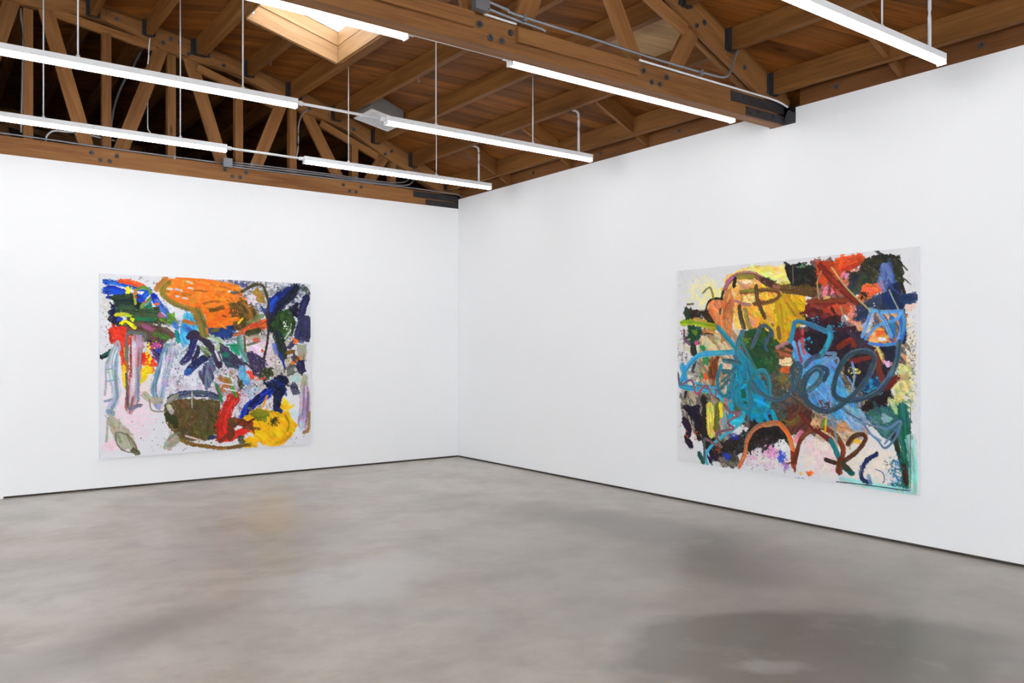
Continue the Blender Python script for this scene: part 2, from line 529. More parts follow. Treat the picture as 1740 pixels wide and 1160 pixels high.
BW = .1435
rest = MB()
b_ = (X0 + YB) / R2 + BW * .3
while b_ < (X1 + YF) / R2:
    q0, q1 = b_ + .0022, b_ + BW - .0022
    qc = (q0 + q1) / 2

    def bound(q):                                   # along-board limits inside the roof outline
        return max(R2 * X0 - q, q - R2 * YF), min(R2 * X1 - q, q - R2 * (YB - .05))
    lo, hi = bound(qc)
    parts = [[(bound(q0)[0], bound(q1)[0]), (bound(q0)[1], bound(q1)[1])]] if hi - lo > .25 else []
    # skylight opening
    def hole(q): return max(R2 * SKX0 - q, q - R2 * SKY1), min(R2 * SKX1 - q, q - R2 * SKY0)
    h = hole(qc)
    if parts and h[1] - h[0] > .02:
        e0, e1 = hole(q0), hole(q1)
        if e0[1] < e0[0]: e0 = h
        if e1[1] < e1[0]: e1 = h
        st, en = parts[0]
        parts = [[st, (e0[0], e1[0])], [(e0[1], e1[1]), en]]
    out = []
    for st, en in parts:
        cur = st
        first = RND.uniform(1.2, 4.5)
        while True:
            tgt = (cur[0] + cur[1]) / 2 + first
            first = RND.uniform(3.2, 5.2)
            x = (tgt + qc) / R2
            j = min(JX, key=lambda v: abs(v - x))
            cut = (R2 * j - q0, R2 * j - q1)
            if cut[0] < max(cur) + .5 or max(cut) > min(en) - .5: break
            out.append((cur, cut)); cur = cut
        out.append((cur, en))
    # newer pale boards let in between two joists beside the spliced truss
    yp = qc * R2 - (JX[1] + JX[2]) / 2
    if -5.18 < yp < -4.40:
        new = []
        c0, c1 = (R2 * JX[2] - q0, R2 * JX[2] - q1), (R2 * JX[1] - q0, R2 * JX[1] - q1)
        for st, en in out:
            if st[0] < c1[0] and en[0] > c0[0]:
                if st[0] < c0[0] - .1: new.append((st, c0))
                new.append((c0, c1, 'pale')) if not any(len(v) == 3 for v in new) else None
                if en[0] > c1[0] + .1: new.append((c1, en))
            else: new.append((st, en))
        out = new
    for v_ in out:
        st, en = v_[0], v_[1]
        xa, xb = (min(st) + qc) / R2, (max(en) + qc) / R2
        ya, yb = (qc - max(en)) / R2, (qc - min(st)) / R2
        if xb > -5.9 and xa < .2 and yb > -8.2 and ya < 0:
            g = .0012
            mb = MB(); board_mesh(mb, (st[0] + g, st[1] + g), (en[0] - g, en[1] - g), q0, q1, RND.uniform(-.0015, .0015), RND.uniform(0, 9))
            mb.build('roof_board', M['pale'] if len(v_) == 3 else M['deck'], ceil, weld=False)
        else:
            board_mesh(rest, st, en, q0, q1, 0, RND.uniform(0, 9))
    b_ += BW
tag(rest.build('roof_boards_beyond', M['deck'], ceil, weld=False), kind='stuff')


# ------------------------------------------------------------------ trusses
def disc_mesh(name, r, h, mat, r2=None):
    """bolt: washer plus hexagonal head, axis towards -y"""
    mb = MB(); n = 12
    def cyl(rad, y0, y1, k):
        A = [(rad * math.cos(2 * math.pi * i / k), y0, rad * math.sin(2 * math.pi * i / k)) for i in range(k)]
        B = [(p[0], y1, p[2]) for p in A]
        for i in range(k):
            j = (i + 1) % k
            mb.quad([A[i], A[j], B[j], B[i]])
        mb.quad(B[::-1] if y1 > y0 else B)
    cyl(r, 0, -h * .35, n)
    cyl(r * .48, -h * .35, -h, 6)
    return mb.mesh(name, mat, weld=True)


BOLT = disc_mesh('bolt', .023, .016, M['bolt'])
BOLT_S = disc_mesh('bolt', .012, .012, M['steel'])


def put_bolt(me, x, y, z, parent, name='bolt', rot=0.0):
    o = bpy.data.objects.new(name, me)
    link(o, parent)
    o.location = Vector((x, y, z)) - worldloc(parent)
    o.rotation_euler = (0, RND.uniform(0, 1), rot)
    return o


WEB = [  # diagonals: (x,z) top -> (x,z) bottom
    ((-5.47, 5.32), (-5.93, 3.66)), ((-5.23, 5.32), (-4.77, 3.66)), ((-3.99, 5.12), (-4.50, 3.66)),
    ((-3.74, 5.07), (-3.29, 3.66)), ((-2.56, 4.74), (-2.98, 3.66)), ((-2.33, 4.68), (-1.75, 3.66)),
    ((-1.11, 4.26), (-1.46, 3.70))]
STUD = [(-5.36, 5.3), (-4.605, 5.06), (-3.92, 5.1), (-3.14, 4.72), (-2.46, 4.72), (-1.61, 4.27), (-1.045, 4.2)]
XM = -6.2                           # mid span; the far half mirrors the near half


def mir(x): return 2 * XM - x


def cdep(x):
    x = x if x > XM else mir(x)
    k = [(-6.2, .24), (-5.36, .27), (-4.63, .19), (-3.9, .285), (-3.18, .215), (-2.46, .30), (-1.72, .225), (-1.05, .30), (.2, .30)]
    for (a, u), (b_, w_) in zip(k[:-1], k[1:]):
        if a <= x <= b_:
            t = (x - a) / (b_ - a); t = t * t * (3 - 2 * t)
            return u + (w_ - u) * t
    return .3


def chord_poly(mb, xa, xb, d0, d1, y0, y1, n=None):
    n = n or max(2, int((xb - xa) / .18))
    D1 = (lambda q: cdep(q)) if d1 is None else (lambda q: d1)
    X = [xa + (xb - xa) * i / n for i in range(n + 1)]
    for i in range(n):
        a, b_ = X[i], X[i + 1]
        A = [(a, y0, deck(a) - D1(a)), (a, y0, deck(a) - d0), (a, y1, deck(a) - d0), (a, y1, deck(a) - D1(a))]
        B = [(b_, y0, deck(b_) - D1(b_)), (b_, y0, deck(b_) - d0), (b_, y1, deck(b_) - d0), (b_, y1, deck(b_) - D1(b_))]
        cc = 0
        for k in range(4):
            j = (k + 1) % 4
            wd = (Vector(A[j]) - Vector(A[k])).length
            mb.quad([A[k], A[j], B[j], B[k]], [(a, cc), (a, cc + wd), (b_, cc + wd), (b_, cc)])
            cc += wd + .3
        if i == 0: mb.quad(A[::-1])
        if i == n - 1: mb.quad(B)


def make_truss(yn, label, studs, splice, detail=True):
    """yn = y of the face towards the viewer; 0.12 m thick: plank, webs, plank"""
    t = tag(empty('roof_truss', (XM, yn + .06, 3.573)), label, 'truss')
    y0, y1, y2, y3 = yn, yn + .04, yn + .08, yn + .12
    W = M['truss']
    xe = .10
    # bottom chord planks
    for (ya, yb) in ((y0, y1), (y2, y3)):
        for xa, xb in ((mir(xe), -6.9), (-6.897, xe)):
            mb = MB(); mb.box((xa, ya, 3.573), (xb, yb, 3.766)); mb.build('bottom_chord_plank', W, t)
    mb = MB(); mb.box((mir(xe) + .01, y1, 3.574), (xe - .01, y2, 3.64)); mb.build('chord_filler', W, t)
    # filler strips between the webs, top of the chord
    for xa, xb in ((-5.80, -4.92), (-4.37, -3.44), (-2.84, -1.94), (-1.32, -.02)):
        for q in ((xa, xb), (mir(xb), mir(xa))):
            mb = MB(); mb.box((q[0], y1 + .0005, 3.641), (q[1], y2 - .0005, 3.772)); mb.build('chord_filler', W, t)
    # top chord planks, spliced
    joints = [mir(.1), -9.2, -6.2, -4.62, -2.0, .1]
    for (ya, yb) in ((y0, y1), (y2, y3)):
        for xa, xb in zip(joints[:-1], joints[1:]):
            mb = MB(); chord_poly(mb, xa + .0015, xb - .0015, .055, None, ya, yb); mb.build('top_chord_plank', W, t)
    mb = MB(); chord_poly(mb, mir(.09), .09, .002, .0545, y0 + .018, y3 - .018); mb.build('nailer', M['joist'], t)
    # webs
    for p, q in WEB:
        for s in (0, 1):
            if s and abs(p[0] + 5.47) < .01: pass
            a, b_ = (p, q) if not s else ((mir(p[0]), p[1]), (mir(q[0]), q[1]))
            zt = min(a[1], deck(a[0]) - .07)
            k = (zt - b_[1]) / (a[1] - b_[1])
            a = (b_[0] + (a[0] - b_[0]) * k, zt)
            mb = MB(); mb.bar_xz(a, b_, .15, y1 + .001, y2 - .001); mb.build('diagonal', W, t)
    if studs:
        for x, z in STUD:
            for xx in (x, mir(x)):
                if abs(xx - x) > 1 and False: continue
                mb = MB(); mb.box((xx - .045, y1 - .03, 3.767), (xx + .045, y2 + .03, min(z, deck(xx) - .305)), 2)
                mb.build('stud', W, t)
    # straight boards under the arch between panel points
    for p, q in (((-5.125, 5.163), (-4.10, 5.012)), ((-3.63, 4.875), (-2.70, 4.60)), ((-2.09, 4.468), (-1.27, 4.155))):
        for s in (0, 1):
            a, b_ = (p, q) if not s else ((mir(p[0]), p[1]), (mir(q[0]), q[1]))
            mb = MB(); mb.bar_xz(a, b_, .085, y0 + .012, y1 + .02); mb.build('under_board', W, t)
    if splice:
        for xa, xb, za, zb in ((-3.015, -1.854, 3.648, 3.752), (-5.6, -3.377, 3.668, 3.766)):
            mb = MB(); mb.box((xa, y0 - .032, za), (xb, y0 - .0005, zb)); mb.build('splice_board', W, t)
    if detail:
        for cx in (-4.63, -3.185, -1.65):
            for dx, z in ((-.13, 3.708), (-.045, 3.637), (.05, 3.636), (.125, 3.708)):
                if splice and cx < -4 : continue
                yb = y0 - .0005
                put_bolt(BOLT, cx + dx, yb, z, t)
        for x, z in ((-4.507, 5.232), (-4.016, 5.078), (-3.933, 5.138), (-3.835, 5.118), (-3.736, 5.009), (-3.328, 4.955),
                     (-2.53, 4.69), (-2.251, 4.626), (-1.637, 4.46), (-1.17, 4.20), (-1.07, 4.25), (-.552, 3.985)):
            put_bolt(BOLT, x, y0 - .0005, z, t)
        # black steel straps at the wall end
        for xa, za, zb in ((-.735, 3.667, 3.752), (-.537, 3.577, 3.652)):
            mb = MB(); mb.box((xa, y0 - .008, za), (-.001, y0 - .0002, zb)); st = mb.build('steel_strap', M['steel'], t)
            for i in range(4):
                put_bolt(BOLT_S, xa + .05 + i * .11, y0 - .0082, (za + zb) / 2 + (.012 if i % 2 else -.012), st, 'strap_bolt')
        mb = MB(); mb.box((-.03, y0 - .0005, 3.5735), (-.002, y0 - .0083, 3.66))
    return t


T1Y, T2Y = .008, -5.45
truss1 = make_truss(T1Y, 'timber roof truss with upright studs, standing on the wall with the orange and yellow painting', True, False)
truss2 = make_truss(T2Y, 'timber roof truss with face-mounted splice boards crossing open space above the room', False, True)
truss3 = make_truss(5.40, 'unlit timber truss in the dark store beyond the studded truss', False, False, False)
truss4 = make_truss(-10.92, 'timber roof truss above the viewer', False, False, False)


# ------------------------------------------------------------------ joists with their steel hangers
def hanger_mesh():
    mb = MB()
    for sx in (-1, 1):
        mb.box((sx * .0385 - .003, -.045, -.196), (sx * .0385 + .003, 0, -.0), 2)
    mb.box((-.0415, -.05, -.199), (.0415, 0, -.1935), 1)
    for sx in (-1, 1):
        mb.box((sx * .0415 + (0 if sx > 0 else -.03), -.005, -.19), (sx * .0415 + (.03 if sx > 0 else 0), 0, -.01), 2)
    return mb.mesh('joist_hanger', M['steel'])


HANG = hanger_mesh()


def joist(x, ya, yb, label, group, wide=False, hangers=(True, True)):
    j = empty('roof_joist', (x, (ya + yb) / 2, deck(x) - .19))
    tag(j, label, 'joist', group)
    zt = deck(x)
    ws = ((-.034, .034),) if not wide else ((-.056, -.001), (.001, .056))
    for wa, wb in ws:
        mb = MB()
        sl = -(x + 6.2) / 24.75 * 2
        A = [(x + wa, ya, zt - .19), (x + wb, ya, zt - .19), (x + wb, ya, zt - .001 + min(0, sl * wb)), (x + wa, ya, zt - .001 + min(0, sl * wa))]
        B = [(p[0], yb, p[2]) for p in A]
        mb.hexa(A, B).build('timber', M['joist'], j)
    for k, yy in ((0, ya), (1, yb)):
        if not hangers[k]: continue
        h = bpy.data.objects.new('joist_hanger', HANG); link(h, j)
        h.location = Vector((x, yy, zt - .001)) - worldloc(j)
        h.rotation_euler = (0, 0, 0 if k else math.pi)
        if wide: h.scale = (1.55, 1, 1)
    return j


G1 = 'joists between the two lit trusses'
NTH = ['lowest', 'second', 'third', 'fourth', 'fifth', 'sixth', 'seventh', 'eighth', 'ninth', 'tenth', 'eleventh']
for k, x in enumerate(JX):
    wide = k in (4, 6)
    if k == 5:
        joist(x, SKY1 + .05, T1Y - .002, 'short roof joist running from the skylight frame to the studded truss', 'cut joists at the skylight', False, (False, True))
        joist(x, T2Y + .122, SKY0 - .05, 'short roof joist running from the skylight frame to the truss with splice boards', 'cut joists at the skylight', False, (True, False))
        continue
    if wide:
        joist(x, T2Y + .122, T1Y - .002, 'doubled roof joist along the %s side of the skylight' % ('lower' if k == 4 else 'upper'), 'doubled joists at the skylight', True)
    else:
        joist(x, T2Y + .122, T1Y - .002, ('roof joist between studded and spliced truss, %s from the long wall' % NTH[k]) if k < 11 else 'roof joist between studded and spliced truss, far half of the roof', G1)
for k, x in enumerate(JX):
    joist(x, -10.92 + .122, T2Y - .002, ('roof joist hung on the conduit side of the spliced truss, %s from the long wall' % NTH[k]) if k < 7 else 'roof joist on the near side of the spliced truss, far half of the roof', 'joists on the near side of the spliced truss')
for k, x in enumerate(JX):
    joist(x, T1Y + .122, 5.398, 'unlit roof joist in the dark store behind the studded truss', 'joists in the dark store')
for k, x in enumerate(JX):
    if k % 1 == 0:
        joist(x, YB + .002, -10.922, 'roof joist above the viewer', 'joists behind the viewer', False, (False, False))

# blocking boards between the lowest joists and the rim
for y in (-1.22, -2.48, -3.73, -6.53, -7.8, -9.0):
    for xa, xb in ((JX[1] + .0355, JX[0] - .0355), (JX[0] + .0355, .028)):
        mb = MB()
        A = [(xa, y - .02, deck(xa) - .188), (xa, y - .02, deck(xa) - .004), (xa, y + .02, deck(xa) - .004), (xa, y + .02, deck(xa) - .188)]
        B = [(xb, y - .02, deck(xb) - .188), (xb, y - .02, deck(xb) - .004), (xb, y + .02, deck(xb) - .004), (xb, y + .02, deck(xb) - .188)]
        o = mb.hexa(A, B).build('blocking_board', M['joist'])
        first = xa < -.5
        nth = {-1.22: 'nearest the room corner', -2.48: 'second from the room corner', -3.73: 'third from the room corner',
               -6.53: 'nearest the wall notch beyond the spliced truss'}.get(y, 'over the viewer')
        tag(o, ('blocking board between the two lowest joists, ' if first else 'blocking board between lowest joist and rim, ') + nth,
            'board', 'blocking between joists' if first else 'blocking against the rim board')

# rim board with bolts along the top of the long wall
for (ya, yb, lab) in ((-5.28, .0, 'dark rim board with bolts above the white wall, between the trusses'),
                      (-10.9, -5.6, 'dark rim board with bolts above the white wall, beyond the wall notch')):
    r = tag(empty('rim_board', (.06, (ya + yb) / 2, 3.712)), lab, 'board')
    mb = MB(); mb.box((.03, ya, 3.712), (.085, yb, deck(.085) - .004), 1); mb.build('timber', M['rim'], r)
    for yy in (-5.956, -7.134, -8.33, -1.73, -2.983, -4.178):
        if ya < yy < yb:
            o = put_bolt(BOLT, .0295, yy, 3.80, r); o.rotation_euler = (0, 0, -math.pi / 2)

# crumpled plastic stuffed in the truss pocket
mb = MB(); n = 10
ring = []
rr = random.Random(3)
for i in range(n + 1):
    u = i / n
    row_ = []
    for k in range(9):
        t = math.pi * k / 8
        rad = .058 * (1 + rr.uniform(-.16, .16)) * (1 - .5 * u ** 3)
        row_.append((.012 + u * .10 + rr.uniform(-.006, .006), -5.515 - rad * math.cos(t), 3.578 + rad * 2.0 * math.sin(t) * (1 - .35 * u)))
    ring.append(row_)
for i in range(n):
    for k in range(8):
        mb.quad([ring[i][k], ring[i + 1][k], ring[i + 1][k + 1], ring[i][k + 1]], smooth=True)
mb.quad(ring[0][::-1])
tag(mb.build('plastic_wrap', M['plastic']), 'crumpled dark plastic stuffed beside the truss end in the wall notch', 'plastic')

# ------------------------------------------------------------------ skylight
sk = tag(empty('window_1', ((SKX0 + SKX1) / 2, (SKY0 + SKY1) / 2, 4.9)), 'bright roof skylight framed with pale timber', kind='structure')


def slope_box(mb, xa, xb, ya, yb, d0, d1):
    A = [(xa, ya, deck(xa) + d0), (xa, ya, deck(xa) + d1), (xa, yb, deck(xa) + d1), (xa, yb, deck(xa) + d0)]
    B = [(xb, ya, deck(xb) + d0), (xb, ya, deck(xb) + d1), (xb, yb, deck(xb) + d1), (xb, yb, deck(xb) + d0)]
    return mb.hexa(A, B)


for (ya, yb) in ((SKY1, SKY1 + .045), (SKY0 - .045, SKY0)):
    slope_box(MB(), SKX0 + .012, SKX1 - .012, ya, yb, -.192, .0).build('header', M['curb'], sk)
    dy = .03 if ya > -2 else -.03
    slope_box(MB(), SKX0 - .02, SKX1 + .02, ya - .008, yb - .008, .004, .155).build('curb_board', M['curb'], sk)
for xa in (SKX0 - .03, SKX1 - .012):
    mb = MB(); x0_, x1_ = xa, xa + .042
    A = [(x0_, SKY0, deck(x0_) + .004), (x1_, SKY0, deck(x1_) + .004), (x1_, SKY0, deck(x1_) + .155), (x0_, SKY0, deck(x0_) + .155)]
    B = [(p[0], SKY1, p[2]) for p in A]
    mb.hexa(A, B).build('curb_board', M['curb'], sk)
# pale lining on the joist sides inside the well
for xa in (SKX0 + .0005, SKX1 - .0105):
    mb = MB(); x0_, x1_ = xa, xa + .01
    A = [(x0_, SKY0, deck(x0_) - .186), (x1_, SKY0, deck(x1_) - .186), (x1_, SKY0, deck(x1_) - .002), (x0_, SKY0, deck(x0_) - .002)]
    B = [(p[0], SKY1, p[2]) for p in A]
    mb.hexa(A, B).build('lining_board', M['curb'], sk)
slope_box(MB(), SKX0 - .06, SKX1 + .06, SKY0 - .08, SKY1 + .08, .157, .163).build('pane', M['acrylic'], sk)
mb = MB()
for (ya, yb) in ((SKY1 - .02, SKY1 + .10), (SKY0 - .10, SKY0 + .02)):
    slope_box(mb, SKX0 - .08, SKX1 + .08, ya, yb, .164, .18)
mb.build('pane_clamp', M['galv'], sk)
# steel angle in the corner of the well
mb = MB(); xa = SKX0 + .02
slope_box(mb, xa, xa + .06, SKY1 - .006, SKY1 - .0005, -.12, -.05); mb.build('corner_plate', M['galv'], sk)

# ------------------------------------------------------------------ ceiling air vent
v = tag(empty('ceiling_vent', (-1.60, -.68, 4.4)), 'grey boxed air vent with white louvred grille between roof joists', 'vent')


def vz(x): return 4.477 + (x + 1.815) * (-.08 / .431)


vx0, vx1, vy0, vy1 = -1.812, -1.386, -.90, -.46
mb = MB()
mb.hexa([(vx0, vy0, vz(vx0)), (vx0, vy0, deck(vx0)), (vx0, vy1, deck(vx0)), (vx0, vy1, vz(vx0))],
        [(vx1, vy0, vz(vx1)), (vx1, vy0, deck(vx1)), (vx1, vy1, deck(vx1)), (vx1, vy1, vz(vx1))])
mb.build('duct_box', M['vent_box'], v)
gx0, gx1, gy0, gy1 = vx0 - .025, vx1 + .025, vy0 - .025, vy1 + .03


def gbox(mb, xa, xb, ya, yb, d0, d1):
    A = [(xa, ya, vz(xa) + d0), (xa, ya, vz(xa) + d1), (xa, yb, vz(xa) + d1), (xa, yb, vz(xa) + d0)]
    B = [(xb, ya, vz(xb) + d0), (xb, ya, vz(xb) + d1), (xb, yb, vz(xb) + d1), (xb, yb, vz(xb) + d0)]
    return mb.hexa(A, B)


mb = MB()
gbox(mb, gx0, gx1, gy0, gy0 + .045, -.014, -.0005); gbox(mb, gx0, gx1, gy1 - .045, gy1, -.014, -.0005)
gbox(mb, gx0, gx0 + .045, gy0 + .0455, gy1 - .0455, -.014, -.0005); gbox(mb, gx1 - .045, gx1, gy0 + .0455, gy1 - .0455, -.014, -.0005)
gr = mb.build('grille_frame', M['vent_white'], v)
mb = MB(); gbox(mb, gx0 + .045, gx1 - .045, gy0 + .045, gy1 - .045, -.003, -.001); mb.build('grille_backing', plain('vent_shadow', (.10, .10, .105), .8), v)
ns = 15
for i in range(ns):
    yy = gy0 + .05 + (gy1 - gy0 - .1) * (i + .5) / ns
    mb = MB(); gbox(mb, gx0 + .046, gx1 - .046, yy - .0055, yy + .0035, -.0115, -.0045); mb.build('louvre', M['vent_white'], gr)

# ------------------------------------------------------------------ strip lights
LZ = 3.676                              # top of the housings
ROWY = [-1.329, -3.258, -5.173, -7.037, -8.96, -10.88, -12.8, -14.7]


def housing(mb, xa, xb, y):
    mb.box((xa, y - .034, LZ - .045), (xb, y + .034, LZ))


def diffuser(mb, xa, xb, y):
    n = 10
    P = [(y + .031 * math.cos(t), LZ - .0455 - .034 * math.sin(t)) for t in [math.pi * k / n for k in range(n + 1)]]
    for k in range(n):
        mb.quad([(xa, *P[k]), (xa, *P[k + 1]), (xb, *P[k + 1]), (xb, *P[k])], smooth=True)
    mb.quad([(xa, *p) for p in P][::-1]); mb.quad([(xb, *p) for p in P])
    mb.quad([(xa, *P[0]), (xb, *P[0]), (xb, *P[-1]), (xa, *P[-1])])


def strip_light(y, joints, cables, label, group, rod=None, conduit=None, bracket=()):
    xa, xb = joints[0], joints[-1]
    t = tag(empty('strip_light', ((xa + xb) / 2, y, LZ - .08)), label, 'light', group)
    for a, b_ in zip(joints[:-1], joints[1:]):
        mb = MB(); housing(mb, a + .001, b_ - .001, y); h = mb.build('housing', M['white_metal'], t)
        mb = MB(); diffuser(mb, a + (.012 if a == xa else .0012), b_ - (.012 if b_ == xb else .0012), y); mb.build('diffuser', M['led'], t)
        for q in ([a + .001] if a == xa else []) + ([b_ - .011] if b_ == xb else []):
            mb = MB(); mb.box((q, y - .033, LZ - .078), (q + .010, y + .033, LZ - .0452)); mb.build('end_cap', M['white_metal'], t)
    for x in cables:
        zt = deck(x) - .005
        for jx in JX:
            if abs(jx - x) < .03: zt = deck(x) - .195
        mb = MB(); mb.tube([(x, y, LZ + .001), (x, y, zt)], .0062, 6); mb.build('hanger_rod', M['cable'], t)
        mb = MB(); mb.tube([(x, y, LZ + .0005), (x, y, LZ + .022)], .014, 8); mb.build('rod_collar', M['cable'], t)
    if rod:
        mb = MB(); mb.tube([(rod[0] + .001, y, LZ - .028), (rod[1] - .001, y, LZ - .028)], .0125, 8); r_ = mb.build('connecting_rod', M['white_metal'], t)
        for q, s in ((rod[0], 1), (rod[1], -1)):
            mb = MB(); mb.tube([(q + s * .001, y, LZ - .028), (q + s * .05, y, LZ - .028)], .019, 10); mb.build('rod_coupling', M['white_metal'], r_)
    for x in bracket:
        mb = MB(); mb.box((x - .02, T2Y + .1205, LZ + .0005), (x + .02, y + .03, LZ + .006), 1); mb.box((x - .02, T2Y + .1205, LZ + .0065), (x + .02, T2Y + .1255, LZ + .06), 1)
        mb.build('wall_bracket', M['white_metal'], t)
    if conduit:
        x, jx, zc = conduit, JX[1] + .0355, deck(JX[1]) - .150
        pts = [(x, y, LZ + .001), (x, y, zc - .16), (x, y, zc - .05), (x - .012, y, zc - .014), (x - .05, y, zc), (jx, y, zc + .004)]
        mb = MB(); mb.tube(arc_pts(pts, 4), .013, 8); mb.build('feed_conduit', M['cable'], t)
    return t


ORD = ['first', 'second', 'third', 'fourth']
for i, y in enumerate(ROWY):
    br = i == 2                       # this row is fixed to the side of the spliced truss
    where = ORD[i] + ' row from studded truss' if i < 4 else 'row behind the viewer'
    strip_light(y, [-2.87, -1.625, -.36], [] if br else [-2.333, -1.167], 'white LED strip light ending at the long wall, ' + where,
                'strip lights by the long wall', rod=None, conduit=None if br else -.54, bracket=(-2.333, -1.167) if br else ())
    strip_light(y, [-8.73, -7.47, -6.21, -4.965, -3.71], [] if br else [-8.2, -7.0, -5.374, -4.169], 'white LED strip light over mid room, ' + where,
                'strip lights over the middle of the room', rod=(-3.71, -2.871), bracket=(-8.2, -7.0, -5.374, -4.169) if br else ())
    if i >= 2:
        strip_light(y, [-12.08, -10.81, -9.57], [-11.3, -10.1], 'white LED strip light by the far side wall, ' + where,
                    'strip lights by the far side wall', rod=(-9.57, -8.731))


# ------------------------------------------------------------------ conduits and boxes on the trusses
def pipe(name, pts, r, label, mat='galv', smooth=True, clamps=(), cat='conduit', group=None):
    mb = MB(); mb.tube(arc_pts(pts, 4) if smooth else pts, r, 8)
    if clamps:
        t = tag(empty(name, pts[0]), label, cat, group)
        mb.build('pipe', M[mat], t)
        for (x, y, z) in clamps:
            c_ = MB(); c_.box((x - .012, y - r - .004, z - r - .02), (x + .012, y + r + .004, z + r + .004)); c_.build('clamp', M['galv'], t)
        return t
    return tag(mb.build(name, M[mat]), label, cat, group)


def jbox(x0_, x1_, y0_, y1_, z0_, z1_, label):
    t = tag(empty('junction_box', ((x0_ + x1_) / 2, (y0_ + y1_) / 2, z0_)), label, 'electrical box')
    mb = MB(); mb.box((x0_, y0_ + .004, z0_), (x1_, y1_, z1_)); mb.build('box_body', M['galv'], t)
    mb = MB(); mb.box((x0_ - .003, y0_, z0_ - .003), (x1_ + .003, y0_ + .0035, z1_ + .003)); p_ = mb.build('cover_plate', M['galv'], t)
    for xx, zz in ((x0_ + .012, z1_ - .012), (x1_ - .012, z0_ + .012)):
        m2 = MB(); m2.tube([(xx, y0_ - .003, zz), (xx, y0_ - .0003, zz)], .005, 6); m2.build('screw', M['bolt'], p_)
    return t


jbox(-3.403, -3.295, -5.54, -5.484, 3.768, 3.858, 'grey steel junction box on top of the truss with splice boards')
jbox(-3.354, -3.253, -.07, .004, 3.733, 3.832, 'grey steel junction box on the chord of the studded truss')
y = -5.525
pipe('conduit', [(-3.29, y, 3.836), (-3.14, y, 3.822), (-3.06, y, 3.806), (-2.37, y, 3.800), (-1.76, y, 3.790), (-1.15, y, 3.796), (-.93, y, 3.808), (-.84, y, 3.86), (-.80, y, 3.95), (-.74, y, 4.07)], .0105,
     'steel conduit above the spliced chord, bending up beside the joist', clamps=((-3.0, y, 3.806), (-1.2, y, 3.796)))
y = -5.497
pipe('conduit', [(-3.29, y, 3.805), (-3.06, y, 3.785), (-2.89, y, 3.778), (-2.82, y + .004, 3.776), (-2.79, y + .008, 3.768)], .0105, 'short steel conduit dipping behind the splice board')
y = -5.462
pipe('conduit', [(-3.29, y, 3.780), (-3.20, y, 3.777), (-3.1, y, 3.775), (-3.02, y, 3.775)], .008, 'thin pale cable leaving the junction box on the spliced truss', 'cable')
pipe('conduit', [(-1.84, y, 3.776), (-1.07, y, 3.776), (-.38, y, 3.776), (-.19, y - .005, 3.772), (-.08, y - .02, 3.754), (.0, y - .035, 3.726)], .009, 'thin pale conduit lying along the spliced chord to the wall notch', 'cable')
y = -.012
pipe('conduit', [(-8.0, y, 3.784), (-5.6, y, 3.786), (-4.8, y, 3.779), (-4.0, y, 3.776), (-3.36, y, 3.779)], .0095, 'long steel conduit along the studded truss up to the junction box', clamps=((-3.9, y, 3.775),))
pipe('conduit', [(-3.25, y, 3.806), (-1.98, y, 3.820), (-1.30, y, 3.812), (-.98, y, 3.830), (-.85, y, 3.872), (-.775, y, 3.95), (-.745, y, 4.05)], .0095, 'topmost of three steel conduits between the box and the corner', clamps=((-3.0, y, 3.808), (-1.62, y, 3.815)))
y = -.037
pipe('conduit', [(-3.25, y, 3.772), (-1.98, y, 3.790), (-1.30, y, 3.782), (-.9, y, 3.800), (-.78, y, 3.856), (-.73, y, 3.95), (-.71, y, 4.05)], .0095, 'middle of three steel conduits between the box and the corner')
y = -.058
pipe('conduit', [(-3.25, y, 3.742), (-1.98, y, 3.757), (-.77, y, 3.772), (-.25, y, 3.768), (-.07, y, 3.768), (-.01, y, 3.752), (.05, y, 3.73)], .0085, 'lowest of three steel conduits, running on to the room corner')
pipe('flexible_conduit', [(-2.38, -.30, 4.52), (-2.47, -.30, 4.45), (-2.52, -.30, 4.28), (-2.52, -.30, 4.04), (-2.55, -.30, 3.90)], .011, 'grey flexible conduit dropping from a joist hanger beside the studs', cat='cable')
pipe('cable_loop', [(-5.19, .13, 3.78), (-5.17, .13, 3.86), (-5.11, .13, 3.915), (-5.0, .13, 3.925), (-4.86, .13, 3.93), (-4.5, .13, 3.90)], .009, 'pale cable looping over the chord of the studded truss', 'cable', cat='cable')
pipe('drop_cable', [(-4.165, -.012, 5.09), (-4.172, -.014, 5.02), (-4.178, -.014, 4.93), (-4.178, .0, 4.86), (-4.16, .16, 4.72), (-4.149, .17, 4.50), (-4.149, .17, 4.13), (-4.142, .17, 4.09), (-4.117, .17, 4.05), (-4.1, .17, 3.97)], .0075, 'thin grey cable from a joist hanger passing behind the slanting truss web', 'cable', cat='cable')
pipe('drop_cable', [(-5.435, -.06, 5.10), (-5.43, -.06, 4.98), (-5.412, -.06, 4.86), (-5.42, -.06, 4.44), (-5.432, -.06, 3.81)], .010, 'grey cable hanging beside the tallest stud of the truss', 'galv', cat='cable')
pipe('flexible_conduit', [(-4.10, .6, 5.20), (-4.22, .6, 4.92), (-4.355, .6, 4.64), (-4.45, .6, 4.24), (-4.5, .6, 3.5)], .014, 'slanting grey conduit in the dark store behind the studs', 'galv', cat='cable')

# screw hooks under a joist
for (x, yy) in ((JX[3], -2.15), (JX[5], -.75)):
    z = deck(x) - .19
    pts = [(x, yy, z), (x, yy, z - .03)] + [(x, yy + .018 * math.sin(a), z - .048 + .018 * math.cos(a)) for a in [0.0, .8, 1.6, 2.4, 3.2, 4.0, 4.8]]
    mb = MB(); mb.tube(pts, .003, 6)
    tag(mb.build('screw_hook', M['galv']), 'small wire screw hook under a roof joist', 'hook', 'screw hooks under joists')

